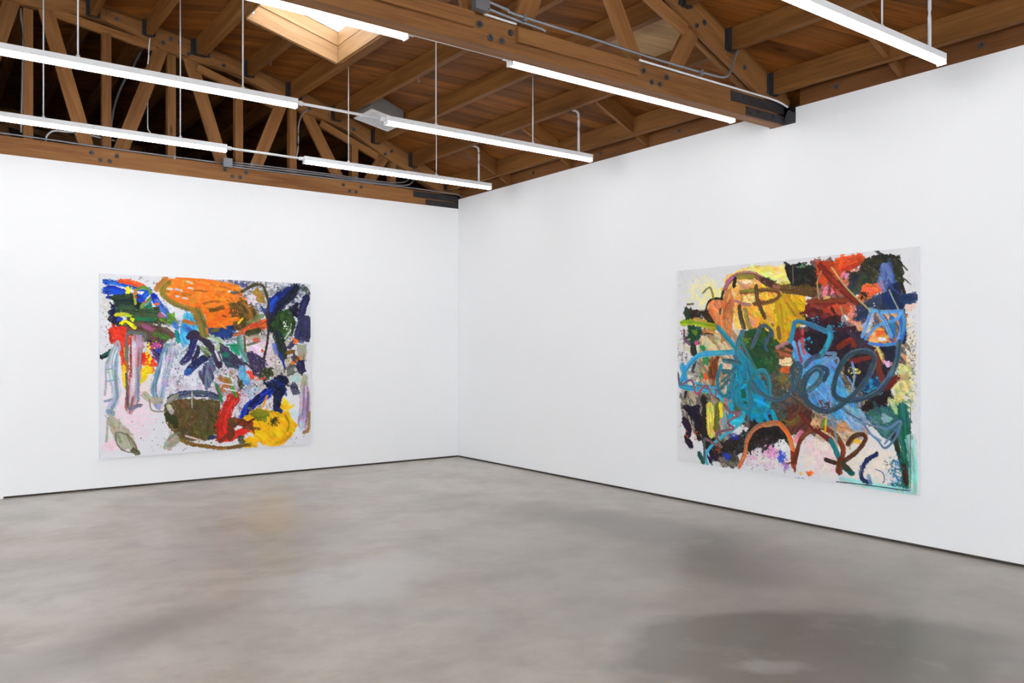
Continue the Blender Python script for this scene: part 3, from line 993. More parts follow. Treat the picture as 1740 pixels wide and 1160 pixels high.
# ------------------------------------------------------------------ paintings: paint laid on canvas stroke by stroke
CELL = 4.2                                     # mm per mesh cell of painted canvas


class Paint:
    """sheet of canvas in mm, (0,0) = top left; colour + paint thickness built up by strokes"""
    def __init__(s, wmm, hmm, ground, seed):
        s.nx, s.ny = int(wmm / CELL) + 1, int(hmm / CELL) + 1
        s.dx, s.dy = wmm / (s.nx - 1), hmm / (s.ny - 1)
        s.rng = np.random.default_rng(seed)
        s.tab = s.rng.random((256, 256)).astype(np.float32)
        s.X, s.Y = np.meshgrid(np.arange(s.nx) * s.dx, np.arange(s.ny) * s.dy)
        s.C = np.empty((s.ny, s.nx, 3), np.float32); s.C[:] = ground
        s.T = np.zeros((s.ny, s.nx), np.float32)
        s.C += ((s.lat(s.X / 90, s.Y / 90, 3) - .5) * 6 + (s.lat(s.X / 9, s.Y / 9, 4) - .5) * 4)[..., None]
        s.k = 0

    def lat(s, x, y, seed=0):
        x = x + seed * 17.31; y = y + seed * 31.7
        xi = np.floor(x).astype(np.int32); yi = np.floor(y).astype(np.int32)
        fx = x - xi; fy = y - yi
        fx = fx * fx * (3 - 2 * fx); fy = fy * fy * (3 - 2 * fy)
        t = s.tab
        a = t[yi & 255, xi & 255]; b = t[yi & 255, (xi + 1) & 255]
        c = t[(yi + 1) & 255, xi & 255]; d = t[(yi + 1) & 255, (xi + 1) & 255]
        return (a + (b - a) * fx) * (1 - fy) + (c + (d - c) * fx) * fy

    def win(s, x0, y0, x1, y1):
        i0 = max(0, int(x0 / s.dx)); i1 = min(s.nx, int(x1 / s.dx) + 2)
        j0 = max(0, int(y0 / s.dy)); j1 = min(s.ny, int(y1 / s.dy) + 2)
        if i1 <= i0 or j1 <= j0: return None
        return (slice(j0, j1), slice(i0, i1))

    def lay(s, w, a, col, thick):
        a3 = a[..., None]
        s.C[w] = s.C[w] * (1 - a3) + col * a3
        s.T[w] = s.T[w] * (1 - a * .6) + a * thick

    @staticmethod
    def ss(x): 
        x = np.clip(x, 0, 1); return x * x * (3 - 2 * x)

    def tone(s, q, q2, col, col2, streak):
        c = np.empty(q.shape + (3,), np.float32); c[:] = col
        if col2 is not None:
            m = s.ss((q2 - .35) / .3)[..., None]
            c = c * (1 - m) + np.array(col2, np.float32) * m
        return np.clip(c * (1 + .75 * streak * (q - .5))[..., None] + (streak * 14 * (q - .6))[..., None], 0, 255)

    def wet(s, v, c, X, Y, sd):
        """uneven pigment, and a little of the colour underneath dragged along"""
        n = np.stack([s.lat(X / 55, Y / 55, sd + 11 + i) for i in range(3)], -1) - .5
        c = c * (1 + .16 * n) + 8 * n
        m = s.ss((s.lat(X / 30, Y / 30, sd + 17) - .52) / .4)[..., None] * .11
        return np.clip(c * (1 - m) + s.C[v] * m, 0, 255)

    def S(s, pts, w, col, op=1.0, dry=0.0, streak=.35, col2=None, taper=0, hard=0, sub=1):
        """brush stroke along a smooth path"""
        s.k += 1
        P = np.array([(p.x, p.y) for p in arc_pts([(a, b, 0) for a, b in pts], 6)])
        m = w * .75 + 6
        v = s.win(P[:, 0].min() - m, P[:, 1].min() - m, P[:, 0].max() + m, P[:, 1].max() + m)
        if v is None: return
        X, Y = s.X[v], s.Y[v]
        best = np.full(X.shape, 1e9, np.float32); arc = np.zeros_like(best); side = np.zeros_like(best)
        acc = 0.0
        for (ax, ay), (bx, by) in zip(P[:-1], P[1:]):
            ex, ey = bx - ax, by - ay; L = math.hypot(ex, ey)
            if L < 1e-6: continue
            t = np.clip(((X - ax) * ex + (Y - ay) * ey) / (L * L), 0, 1)
            qx, qy = X - ax - t * ex, Y - ay - t * ey
            d = np.hypot(qx, qy); k = d < best
            best[k] = d[k]; arc[k] = (acc + t * L)[k]; side[k] = ((qy * ex - qx * ey) / L)[k]
            acc += L
        sd = s.k * 1.7
        r = w / 2 * (.88 + .28 * s.lat(arc / 45, side * 0 + sd, 1))
        if taper: r = r * (1 - taper * np.clip(arc / acc, 0, 1))
        q = s.lat(side / 4.6 + 40, arc / 110, sd + 2) * .6 + s.lat(side / 11 + 40, arc / 200, sd + 4) * .4
        ends = (arc <= .5) | (arc >= acc - .5)
        best = np.where(ends, best * (.7 + 1.1 * q), best)
        if hard: r = r * 1.04
        ed = (.35 if hard else 1) * (s.lat(X / 13, Y / 13, sd) - .5) * min(12, w * .24) + (s.lat(X / 5, Y / 5, sd + 8) - .5) * min(7, w * .16)
        a = s.ss((r - best + ed) / 4.6 + .5)
        core = s.ss((r * .8 - best) / (r * .5 + 1))
        if not hard: a = a * (core + (1 - core) * s.ss((q + .45 * s.lat(X / 7, Y / 7, sd + 9) - .42) / .2 + .5))
        q2 = s.lat(side / 16 + 40, arc / 220, sd + 3)
        if dry:
            a = a * s.ss((q * .6 + s.lat(X / 14, Y / 14, sd + 5) * .4 - dry * .75) / .14 + .5)
        s.lay(v, a * op, s.wet(v, s.tone(q, q2, col, col2, streak), X, Y, sd), .4 + 1.2 * q)
        if sub and w > 26:                          # bristle marks of broken colour inside the stroke
            d = np.gradient(P, axis=0); d /= np.hypot(d[:, 0], d[:, 1])[:, None] + 1e-6
            nrm = np.stack([-d[:, 1], d[:, 0]], 1)
            m = max(4, len(P) // 6)
            for i in range(3):
                off = s.rng.uniform(-.34, .34) * w
                i0 = int(s.rng.uniform(0, .4) * len(P)); i1 = int(s.rng.uniform(.6, 1) * len(P))
                idx = np.unique(np.linspace(i0, i1 - 1, m).astype(int))
                if len(idx) < 2: continue
                c = np.clip(np.array(col) * s.rng.uniform(.68, 1.22) + s.rng.uniform(-10, 16), 0, 255)
                s.S([tuple(v_) for v_ in (P + nrm * off)[idx]], w * s.rng.uniform(.10, .26), c, .75 * op, .42, .3, sub=0)

    def F(s, pts, col, op=1.0, rough=1.0, ang=0.3, streak=.3, col2=None, dry=0.0, dabs=1):
        """filled, brushed area with a ragged outline"""
        s.k += 1
        P = np.array(pts, float)
        m = 14 * rough
        v = s.win(P[:, 0].min() - m, P[:, 1].min() - m, P[:, 0].max() + m, P[:, 1].max() + m)
        if v is None: return
        X, Y = s.X[v], s.Y[v]
        sd = s.k * 1.3
        wx = X + (s.lat(X / 34, Y / 34, sd) - .5) * 30 * rough + (s.lat(X / 11, Y / 11, sd + 7) - .5) * 15 * rough + (s.lat(X / 5, Y / 5, sd + 17) - .5) * 10 * rough
        wy = Y + (s.lat(X / 34, Y / 34, sd + 2) - .5) * 30 * rough + (s.lat(X / 11, Y / 11, sd + 8) - .5) * 15 * rough + (s.lat(X / 5, Y / 5, sd + 18) - .5) * 10 * rough
        ins = np.zeros(X.shape, bool); best = np.full(X.shape, 1e9, np.float32)
        n = len(P)
        for i in range(n):
            ax, ay = P[i]; bx, by = P[(i + 1) % n]
            if ay != by:
                k = ((ay > wy) != (by > wy)) & (wx < (bx - ax) * (wy - ay) / (by - ay) + ax)
                ins ^= k
            ex, ey = bx - ax, by - ay; L2 = ex * ex + ey * ey + 1e-9
            t = np.clip(((wx - ax) * ex + (wy - ay) * ey) / L2, 0, 1)
            best = np.minimum(best, np.hypot(wx - ax - t * ex, wy - ay - t * ey))
        d = np.where(ins, best, -best)
        a = s.ss(d / 4.6 + .5)
        ca, sa = math.cos(ang), math.sin(ang)
        u = (X * ca + Y * sa) + (s.lat(X / 80, Y / 80, sd + 9) - .5) * 60; w_ = (-X * sa + Y * ca) + (s.lat(X / 90, Y / 90, sd + 4) - .5) * 50
        q = s.lat(w_ / 5, u / 60, sd + 2) * .5 + s.lat(w_ / 13, u / 90, sd + 5) * .3 + s.lat(X / 22, Y / 22, sd + 6) * .2
        core = s.ss((d - 6) / 22)
        a = a * (core + (1 - core) * s.ss((q + .5 * s.lat(X / 8, Y / 8, sd + 9) - .40) / .2 + .3))
        a = a * (1 - .9 * s.ss((s.lat(X / 9, Y / 9, sd + 12) * .6 + q * .4 - .73) / .07) * (1 - .5 * core))
        q2 = s.lat(w_ / 26, u / 150, sd + 3)
        if dry:
            a = a * s.ss((q * .5 + s.lat(X / 16, Y / 16, sd + 5) * .5 - dry * .75) / .16 + .5)
        s.lay(v, a * op, s.wet(v, s.tone(q, q2, col, col2, streak), X, Y, sd), .4 + 1.1 * q)
        if dabs:                                    # loose shorter brush marks over the area
            cand = np.argwhere(d > 4)
            for i in range(min(16, len(cand) // 260)):
                jy, jx = cand[int(s.rng.random() * len(cand))]
                x, y = X[jy, jx], Y[jy, jx]
                th = ang + s.rng.normal() * .45; ln = s.rng.uniform(25, 85)
                base = np.array(col2 if (col2 is not None and s.rng.random() < .4) else col, float)
                c = np.clip(base * s.rng.uniform(.66, 1.25) + s.rng.uniform(-12, 14), 0, 255)
                dx, dy = math.cos(th) * ln, math.sin(th) * ln
                s.S([(x - dx, y - dy), (x + s.rng.normal() * 6, y + s.rng.normal() * 6), (x + dx, y + dy)], s.rng.uniform(9, 34), c, .8 * op, s.rng.uniform(.3, .5), .35, sub=0)

    def W(s, cx, cy, rx, ry, col, op=.8, den=.5, gr=26, col2=None):
        """patchy wash or scumble"""
        s.k += 1
        v = s.win(cx - rx * 1.2, cy - ry * 1.2, cx + rx * 1.2, cy + ry * 1.2)
        if v is None: return
        X, Y = s.X[v], s.Y[v]; sd = s.k * 1.1
        d = np.hypot((X - cx) / rx, (Y - cy) / ry)
        nz = s.lat(X / gr, Y / gr, sd) * .42 + s.lat(X / gr * 2.7, Y / gr * 2.7, sd + 3) * .33 + s.lat(X / 6, Y / 6, sd + 5) * .25
        d = d + (s.lat(X / 17, Y / 17, sd + 8) - .5) * .9 + (nz - .5) * .7
        a = s.ss((1.1 - d) / .4) * s.ss((nz - (1 - den)) / .16 + .5)
        q2 = s.lat(X / gr / 1.5, Y / gr / 1.5, sd + 6)
        s.lay(v, a * op, s.tone(nz, q2, col, col2, .2), .35)

    def D(s, cx, cy, rx, ry, n, cols, size=6):
        """spatter"""
        r = s.rng
        for i in range(n):
            t = r.random() * 6.283; k = math.sqrt(r.random())
            x, y = cx + rx * k * math.cos(t), cy + ry * k * math.sin(t)
            z = size * (.35 + r.random() ** 2 * 1.1)
            v = s.win(x - z - 6, y - z - 6, x + z + 6, y + z + 6)
            if v is None: continue
            X, Y = s.X[v], s.Y[v]
            dd = np.hypot(X - x, (Y - y) * (.7 + .6 * r.random()))
            a = s.ss((z - dd) / 4.5 + .5)
            c = np.empty(X.shape + (3,), np.float32); c[:] = cols[int(r.random() * len(cols))]
            s.lay(v, a, c, 1.4)


def lin(c):
    c = np.clip(c / 255.0, 0, 1)
    g = c.mean(-1, keepdims=True)
    c = np.clip(g + (c - g) * 1.14, 0, 1)                # full-strength pigment
    c = c * (.86 + .14 * np.clip(g * 1.5, 0, 1))
    return np.where(c <= .04045, c / 12.92, ((c + .055) / 1.055) ** 2.4)


def canvas_mat(name):
    m, nt, b = new_mat(name)
    at = N(nt, 'ShaderNodeAttribute', attribute_name='paint')
    tc = N(nt, 'ShaderNodeTexCoord'); no = N(nt, 'ShaderNodeTexNoise')
    no.inputs['Scale'].default_value = 220; no.inputs['Detail'].default_value = 2
    nt.links.new(tc.outputs['Object'], no.inputs['Vector'])
    mr = N(nt, 'ShaderNodeMapRange'); mr.inputs['To Min'].default_value = .93; mr.inputs['To Max'].default_value = 1.05
    nt.links.new(no.outputs['Fac'], mr.inputs['Value'])
    mx = N(nt, 'ShaderNodeMix', data_type='RGBA', blend_type='MULTIPLY'); mx.inputs[0].default_value = 1
    nt.links.new(at.outputs['Color'], mx.inputs[6]); nt.links.new(mr.outputs[0], mx.inputs[7])
    nt.links.new(mx.outputs[2], b.inputs['Base Color'])
    b.inputs['Roughness'].default_value = .5
    b.inputs['Specular IOR Level'].default_value = .22
    return m


def hang_painting(pt, origin, right, normal, wmm, hmm, label, edge_col):
    """origin = top-left front corner; right = direction along the wall; normal points into the room"""
    o = Vector(origin); r = Vector(right); nrm = Vector(normal); dn = Vector((0, 0, -1))
    root = tag(empty('painting', tuple(o + r * (wmm / 2000) + dn * (hmm / 1000) - nrm * .02)), label, 'painting')
    base = worldloc(root)
    lift = .0004 + pt.T * .00045
    P = (np.array(o - base)[None, None] + pt.X[..., None] / 1000 * np.array(r) + pt.Y[..., None] / 1000 * np.array(dn)
         + lift[..., None] * np.array(nrm))
    ny, nx = pt.ny, pt.nx
    idx = np.arange(ny * nx).reshape(ny, nx)
    q = np.stack([idx[:-1, :-1], idx[1:, :-1], idx[1:, 1:], idx[:-1, 1:]], -1).reshape(-1, 4)
    me = bpy.data.meshes.new('painted_canvas')
    me.vertices.add(ny * nx); me.vertices.foreach_set('co', P.astype(np.float32).ravel())
    me.loops.add(q.size); me.loops.foreach_set('vertex_index', q.astype(np.int32).ravel())
    me.polygons.add(len(q)); me.polygons.foreach_set('loop_start', np.arange(0, q.size, 4, dtype=np.int32))
    me.polygons.foreach_set('use_smooth', np.ones(len(q), bool))
    me.update(calc_edges=True)
    ca = me.color_attributes.new('paint', 'FLOAT_COLOR', 'POINT')
    rgba = np.ones((ny * nx, 4), np.float32); rgba[:, :3] = lin(pt.C).reshape(-1, 3)
    ca.data.foreach_set('color', rgba.ravel())
    me.materials.append(canvas_mat('oil_paint_on_canvas'))
    link(bpy.data.objects.new('painted_canvas', me), root)
    # stretched canvas sides
    W_, H_ = wmm / 1000, hmm / 1000
    def pnt(a, b, c): return o + r * a + dn * b + nrm * c
    mb = MB()
    A = [pnt(0, 0, 0), pnt(0, H_, 0), pnt(W_, H_, 0), pnt(W_, 0, 0)]
    B = [pnt(0, 0, -.036), pnt(0, H_, -.036), pnt(W_, H_, -.036), pnt(W_, 0, -.036)]
    for i in range(4):
        j = (i + 1) % 4
        mb.quad([A[j], A[i], B[i], B[j]])
    mb.quad(B[::-1]); mb.quad(A)
    mb.build('stretcher', plain('primed_canvas_edge', edge_col, .8, 0, .3, 300), root)
    return root


# first painting
A = Paint(2432, 2036, (226, 226, 230), 11)
A.W(50, 325, 53, 246, (205,203,190), 0.8, 0.55)
A.W(74, 1234, 59, 325, (235,222,226), 0.8, 0.6)
A.W(332, 1537, 256, 343, (240,214,224), 0.9, 0.62)
A.W(253, 1284, 205, 237, (238,218,224), 0.8, 0.55)
A.W(109, 1892, 78, 85, (240,212,222), 0.95, 0.8)
A.W(561, 1313, 138, 174, (222,208,196), 0.8, 0.55)
A.W(804, 1491, 104, 136, (240,220,226), 0.8, 0.5)
A.W(486, 1178, 156, 200, (236,222,220), 0.8, 0.5)
A.D(363, 70, 245, 53, 50, [(90,90,80),(120,120,110)], 5.6)
A.W(1481, 810, 848, 638, (150,145,150), 0.85, 0.45, 37, (70,75,95))
A.W(1068, 879, 537, 415, (190,195,205), 0.85, 0.5, 32, (120,140,160))
A.W(1841, 592, 516, 652, (110,105,100), 0.85, 0.42, 29, (60,60,80))
A.W(1481, 1519, 494, 426, (205,195,200), 0.9, 0.5, 28, (140,110,120))
A.W(486, 611, 437, 400, (140,110,100), 0.8, 0.4, 26, (80,90,70))
A.W(1878, 155, 481, 160, (150,145,150), 0.9, 0.52, 34, (90,95,120))
A.W(2217, 142, 216, 193, (175,182,192), 0.9, 0.6, 29, (70,80,100))
A.W(1516, 42, 283, 64, (120,112,118), 0.9, 0.6, 23, (60,65,130))
A.W(2256, 586, 186, 445, (215,215,225), 0.9, 0.6, 39)
A.W(1989, 955, 360, 380, (170,160,140), 0.9, 0.6, 39, (215,205,200))
A.W(1768, 881, 218, 260, (228,208,220), 0.95, 0.7, 48)
A.W(1878, 1281, 332, 160, (205,200,205), 0.9, 0.55, 29, (150,140,130))
A.W(1623, 1382, 243, 172, (215,205,222), 0.9, 0.6, 28, (150,190,205))
A.W(1446, 1270, 196, 227, (190,150,175), 0.9, 0.5, 28, (150,120,90))
A.W(2217, 1068, 154, 296, (200,195,185), 0.9, 0.5, 34)
A.W(935, 1222, 290, 233, (226,228,236), 1, 0.7, 50, (205,198,215))
A.W(1001, 948, 200, 179, (214,222,228), 0.9, 0.7, 41)
A.W(804, 1253, 130, 150, (120,120,130), 0.8, 0.5, 27, (205,180,190))
A.W(1169, 1332, 204, 84, (205,175,195), 0.8, 0.5, 23)
A.W(740, 472, 142, 149, (225,228,236), 0.9, 0.65, 31, (120,130,160))
A.W(804, 368, 156, 109, (232,232,238), 1, 0.7, 27)
A.D(1989, 590, 435, 548, 260, [(35,40,90),(60,55,60),(30,30,40),(130,110,90)], 6.2)
A.D(1135, 1157, 474, 208, 90, [(60,70,110),(190,90,150),(50,110,80)], 5.9)
A.D(486, 1811, 437, 213, 26, [(70,60,60),(70,80,160),(120,105,80)], 5.7)
A.D(1989, 1979, 412, 102, 40, [(170,80,90),(80,90,150),(110,90,60)], 6.2)
A.D(121, 746, 95, 221, 30, [(60,50,60),(200,60,40)], 4.4)
A.D(935, 1956, 462, 62, 36, [(90,70,30),(170,120,40),(190,60,40),(70,80,150)], 7.0)
A.S([(50,85),(151,93),(271,121),(387,142),(518,163)], 58.9, (38,110,205), 1, 0.15, 0.5, (20,60,175))
A.S([(68,182),(133,179),(217,208),(320,244)], 100.7, (22,88,210), 1, 0.12, 0.5, (12,45,165))
A.S([(80,259),(115,261)], 41.7, (25,50,150))
A.S([(199,72),(302,80),(449,122)], 54.8, (232,72,36), 1, 0.2, 0.3, (235,110,60))
A.S([(283,140),(283,238)], 42.1, (238,232,25), 1, 0.25)
A.D(314, 178, 55, 53, 22, [(235,230,30)], 5.6)
A.F([(375,202),(505,163),(530,242),(443,319),(393,294)], (232,235,240))
A.S([(493,184),(455,232),(412,300)], 68.2, (35,105,212), 1, 0.1, 0.4, (15,60,180))
A.S([(381,228),(430,279)], 68.0, (20,70,200), 1, 0.1)
A.S([(133,267),(253,256),(369,242)], 75.7, (44,66,46), 1, 0, 0.4, (28,48,40))
A.S([(181,334),(277,331),(387,334)], 109.5, (34,56,46), 1, 0.05, 0.5, (20,34,44))
A.F([(103,356),(151,335),(199,405),(217,543),(127,570),(91,519),(80,480)], (20,30,78), 1, 1, 1.2, 0.4, (14,14,40))
A.S([(205,399),(393,400),(587,415)], 118.8, (56,86,56), 1, 0, 0.4, (40,66,44))
A.S([(314,488),(486,484),(701,500)], 111.0, (64,86,54), 1, 0.05, 0.4, (92,82,58))
A.S([(375,493),(561,496)], 42.9, (30,118,80))
A.S([(187,504),(217,497)], 50.3, (40,70,185))
A.F([(455,352),(536,296),(536,383)], (28,114,78), 1, 0.5)
A.S([(424,346),(530,276)], 25.7, (50,120,205))
A.S([(350,229),(387,155),(455,132),(518,176),(530,242),(474,298),(418,359)], 34.2, (108,152,58), 1, 0, 0.4, (140,170,70))
A.S([(344,170),(375,165)], 13.6, (240,110,50))
A.S([(344,196),(375,192)], 13.6, (240,110,50))
A.S([(344,216),(375,212)], 13.6, (240,110,50))
A.S([(344,249),(375,245)], 13.6, (240,110,50))
A.S([(443,302),(480,294)], 13.7, (240,110,50))
A.S([(555,221),(574,261),(599,314)], 77.3, (28,66,195), 1, 0.25, 0.5, (15,40,150))
A.S([(587,287),(695,412),(804,579)], 69.2, (72,120,205), 1, 0.3, 0.5, (215,222,235))
A.S([(568,321),(612,313)], 21.5, (240,110,40))
A.F([(549,342),(625,340),(618,387),(561,389)], (55,62,40), 1, 0.7)
A.S([(381,334),(387,360)], 50.9, (24,20,34))
A.S([(357,269),(363,321)], 25.4, (180,200,50))
A.S([(157,452),(229,444),(308,455)], 42.0, (190,204,52), 1, 0.3)
A.W(332, 501, 27, 26, (225,225,40), 1, 0.95)
A.F([(211,516),(277,515),(265,614),(211,615)], (50,100,50), 1, 1)
A.F([(253,568),(393,526),(561,543),(708,581),(811,674),(753,743),(561,784),(424,738),(332,692),(259,634)], (112,82,72), 1, 0.8, 0.25, 0.35, (92,74,56))
A.S([(449,565),(536,610)], 51.4, (160,88,124), 1, 0.2)
A.S([(574,657),(714,709)], 60.6, (80,114,52), 1, 0.15)
A.S([(625,434),(656,474)], 60.4, (165,95,135), 1, 0.2)
A.S([(644,487),(740,526)], 52.1, (75,130,55), 1, 0.2, 0.4, (150,170,50))
A.S([(205,569),(235,529),(283,528),(357,593)], 37.9, (242,232,24), 1, 0.1)
A.S([(187,569),(211,602)], 58.7, (24,46,40))
A.F([(883,414),(975,418),(1041,499),(1041,644),(975,700),(876,824),(824,688),(856,537)], (92,190,214), 1, 0.8, 1.2, 0.25, (70,160,205))
A.S([(896,578),(988,645)], 79.3, (70,128,200), 1, 0.2)
A.S([(804,620),(824,742)], 52.3, (30,140,150), 1, 0.2)
A.S([(883,503),(1001,535)], 44.1, (190,115,50), 1, 0.2)
A.F([(695,425),(778,403),(798,491),(714,520)], (88,120,58), 1, 0.7, 0.3, 0.4, (120,170,60))
A.F([(86,623),(151,570),(253,588),(277,666),(314,719),(277,818),(211,805),(139,779),(103,714)], (238,62,36), 1, 1, 0.6, 0.25)
A.S([(205,798),(235,916),(247,1048)], 50.4, (236,66,36), 1, 0.3)
A.S([(265,745),(271,903),(277,1074)], 42.1, (220,72,34), 1, 0.3, 0.4, (150,110,60))
A.S([(314,712),(350,699)], 42.3, (230,60,40))
A.F([(393,884),(486,858),(561,931),(599,1026),(518,1038),(393,997)], (238,60,32), 1, 1)
A.F([(461,977),(561,998),(587,1093),(511,1118),(455,1064)], (238,110,40), 1, 1.2)
A.F([(387,1076),(486,1011),(568,1052),(486,1151),(406,1262),(387,1209)], (242,212,34), 1, 1, 2.3, 0.25)
A.S([(241,1021),(247,1140),(265,1252)], 42.0, (238,205,40), 1, 0.2)
A.S([(259,824),(259,910)], 25.2, (240,215,30))
A.F([(486,731),(650,743),(688,865),(618,1012),(549,918),(511,844)], (46,32,80), 1, 1, 0.8, 0.4, (90,50,100))
A.W(593, 784, 44, 40, (186,80,150), 1, 0.8)
A.W(524, 797, 37, 47, (190,85,140), 1, 0.7)
A.W(606, 851, 32, 27, (35,70,170), 1, 0.9)
A.D(499, 904, 31, 147, 60, [(242,220,26)], 7.9)
A.D(561, 797, 88, 67, 18, [(240,220,30)], 5.7)
A.D(650, 959, 51, 81, 30, [(225,225,235)], 3.4)
A.S([(9,921),(62,896),(127,847)], 58.1, (22,24,22), 1, 0, 0.3)
A.S([(32,902),(80,876),(121,850)], 29.1, (24,98,76))
A.S([(115,890),(175,746),(199,798),(199,844)], 29.3, (170,178,186), 0.9)
A.S([(163,824),(133,916),(121,1039),(151,1203),(163,1347),(97,1527)], 91.9, (158,176,186), 0.88, 0.22, 0.5, (196,205,212))
A.S([(175,877),(163,1138),(175,1347),(121,1495)], 33.5, (130,152,168), 0.8, 0.2)
A.S([(97,915),(62,1006),(62,1201),(50,1343)], 20.8, (140,155,165), 0.7, 0.2)
A.S([(62,1058),(121,1046)], 16.7, (140,158,168), 0.8)
A.S([(62,1188),(133,1176)], 16.7, (140,158,168), 0.8)
A.S([(50,1408),(121,1385)], 25.0, (120,140,150), 0.8)
A.S([(80,1513),(133,1541),(97,1605)], 50.1, (135,152,165), 0.9, 0.2)
A.S([(387,692),(369,877),(357,1142),(338,1326),(308,1497)], 127.0, (188,170,186), 0.9, 0.12, 0.5, (176,80,78))
A.S([(350,758),(338,1042),(332,1339)], 33.8, (226,216,226), 0.9, 0.2)
A.S([(387,1043),(393,1209),(393,1414)], 29.7, (130,152,170), 0.95)
A.S([(271,956),(277,693),(308,646),(387,652),(468,671),(461,724)], 33.9, (106,116,120), 0.95, 0.1)
A.S([(271,1101),(277,1305),(283,1483)], 29.5, (120,104,100), 1, 0.35)
A.S([(302,1497),(375,1473),(424,1462)], 42.4, (118,116,130), 0.9, 0.2)
A.S([(314,712),(320,1141)], 16.9, (150,60,55), 0.9, 0.3)
A.S([(714,763),(656,919),(587,1146),(555,1293),(599,1483)], 64.4, (108,142,168), 0.95, 0.1, 0.5, (150,175,195))
A.S([(753,811),(720,1014),(669,1249),(612,1496)], 69.1, (140,160,190), 0.95, 0.1, 0.5, (190,180,205))
A.S([(676,878),(631,1147),(599,1335)], 25.8, (228,232,238), 0.9, 0.3)
A.S([(708,756),(740,729)], 34.7, (210,220,228), 0.9, 0.4)
A.S([(455,1343),(536,1413),(625,1416)], 77.1, (176,166,142), 0.8, 0.1)
A.S([(511,1399),(530,1513),(599,1543),(688,1540)], 17.2, (130,125,120), 0.8)
A.S([(1008,686),(975,810),(935,920),(869,988)], 80.7, (48,46,98), 1, 0.05, 0.45, (70,66,110), hard=1)
A.S([(1048,810),(1035,879),(988,962)], 53.0, (38,34,76), 1, 0.1)
A.S([(942,694),(1001,652),(1095,699),(1190,810),(1258,929),(1292,1027)], 82.0, (64,50,80), 1, 0.03, 0.4, (44,36,62), hard=1)
A.S([(1149,921),(1055,976),(975,1044),(929,1105)], 80.9, (44,54,114), 1, 0.05, 0.4, (30,32,70), hard=1)
A.S([(948,1078),(915,1112)], 70.2, (52,100,170), 1, 0.1)
A.F([(1048,1128),(1135,991),(1203,929),(1238,1020),(1224,1201),(1149,1318),(1108,1254)], (74,64,98), 1, 0.6, 1.3, 0.5, (104,118,152))
A.S([(1156,1005),(1135,1157),(1129,1261)], 26.7, (120,132,160), 0.7, 0.3)
A.F([(1068,796),(1149,796),(1190,894),(1108,921)], (110,120,58), 1, 1, 0.5, 0.4, (130,165,125))
A.S([(1135,678),(1238,698),(1299,754),(1258,824)], 62.9, (170,188,160), 0.95, 0.1)
A.S([(1244,852),(1292,964)], 26.9, (230,232,235), 0.9, 0.3)
A.F([(1149,553),(1286,550),(1453,512),(1474,682),(1341,725),(1244,670),(1149,643)], (34,66,130), 1, 1, 0.3, 0.5, (24,40,90))
A.S([(1203,615),(1272,600)], 44.8, (110,100,40), 1, 0.3)
A.F([(1286,747),(1383,810),(1544,952),(1623,1010),(1544,1066),(1383,1057),(1327,978)], (62,54,80), 1, 0.7, 0.7, 0.4, (52,72,88))
A.F([(1397,781),(1516,760),(1544,923),(1446,866)], (20,144,108), 1, 0.6)
A.S([(1341,894),(1383,901)], 54.2, (25,120,90))
A.S([(1523,696),(1559,852),(1623,974)], 73.0, (124,172,178), 0.95, 0.15, 0.4, (90,140,110))
A.S([(1559,1066),(1573,1152),(1630,1246)], 91.3, (98,168,202), 1, 0.08)
A.S([(1587,674),(1601,859)], 27.4, (110,95,45))
A.F([(1623,666),(1738,615),(1812,664),(1768,751),(1637,723)], (156,150,130), 0.9, 1)
A.F([(1616,809),(1856,729),(1841,932),(1709,881)], (236,216,230), 0.9, 0.8)
A.S([(1623,781),(1768,737)], 27.7, (120,112,95))
A.W(1738, 716, 36, 29, (225,90,70), 1, 0.7)
A.W(1812, 853, 22, 22, (230,95,60), 1, 0.9)
A.F([(568,154),(650,29),(804,14),(909,-12),(1102,6),(1341,36),(1516,56),(1580,131),(1559,204),(1616,209),(1601,252),(1453,286),(1410,492),(1272,572),(1142,581),(1102,436),(968,350),(804,307),(682,243),(599,179)], (240,126,32), 1, 0.8, 0.12, 0.22, (246,140,48))
A.F([(1082,367),(1453,271),(1424,456),(1509,483),(1460,533),(1299,578),(1142,581)], (240,120,28), 1, 0.7, -0.1, 0.25)
A.S([(804,1),(1001,11),(1272,32)], 35.3, (240,130,40), 1, 0.3)
A.S([(701,134),(759,139)], 22.6, (222,220,218), 0.95, 0.15)
A.S([(798,137),(863,155)], 22.7, (222,220,218), 0.95, 0.15)
A.S([(798,219),(830,224)], 22.7, (222,220,218), 0.95, 0.15)
A.S([(876,236),(922,241)], 22.8, (222,220,218), 0.95, 0.15)
A.S([(935,117),(981,122)], 22.9, (222,220,218), 0.95, 0.15)
A.S([(922,43),(975,61)], 22.9, (222,220,218), 0.95, 0.15)
A.S([(1397,139),(1495,149)], 23.6, (222,220,218), 0.95, 0.15)
A.S([(1115,435),(1122,484)], 23.1, (222,220,218), 0.95, 0.15)
A.S([(1183,371),(1244,362),(1334,325)], 44.8, (120,78,24), 0.95, 0.25)
A.S([(1108,297),(1203,266),(1286,263)], 26.8, (170,95,30), 0.8, 0.35)
A.S([(1327,430),(1369,443)], 18.0, (90,60,30), 0.9)
A.S([(1431,152),(1516,148)], 36.4, (90,82,60), 0.8, 0.3)
A.S([(720,59),(656,123),(669,217),(772,301),(902,352),(1008,390),(1055,478),(1102,644)], 61.3, (158,126,48), 1, 0.06, 0.4, (128,118,60))
A.S([(1028,396),(1082,519),(1122,657)], 115.2, (118,122,68), 0.97, 0.08, 0.45, (150,120,50))
A.S([(580,153),(688,13)], 60.5, (222,130,40), 0.9, 0.25, 0.3, (150,140,90))
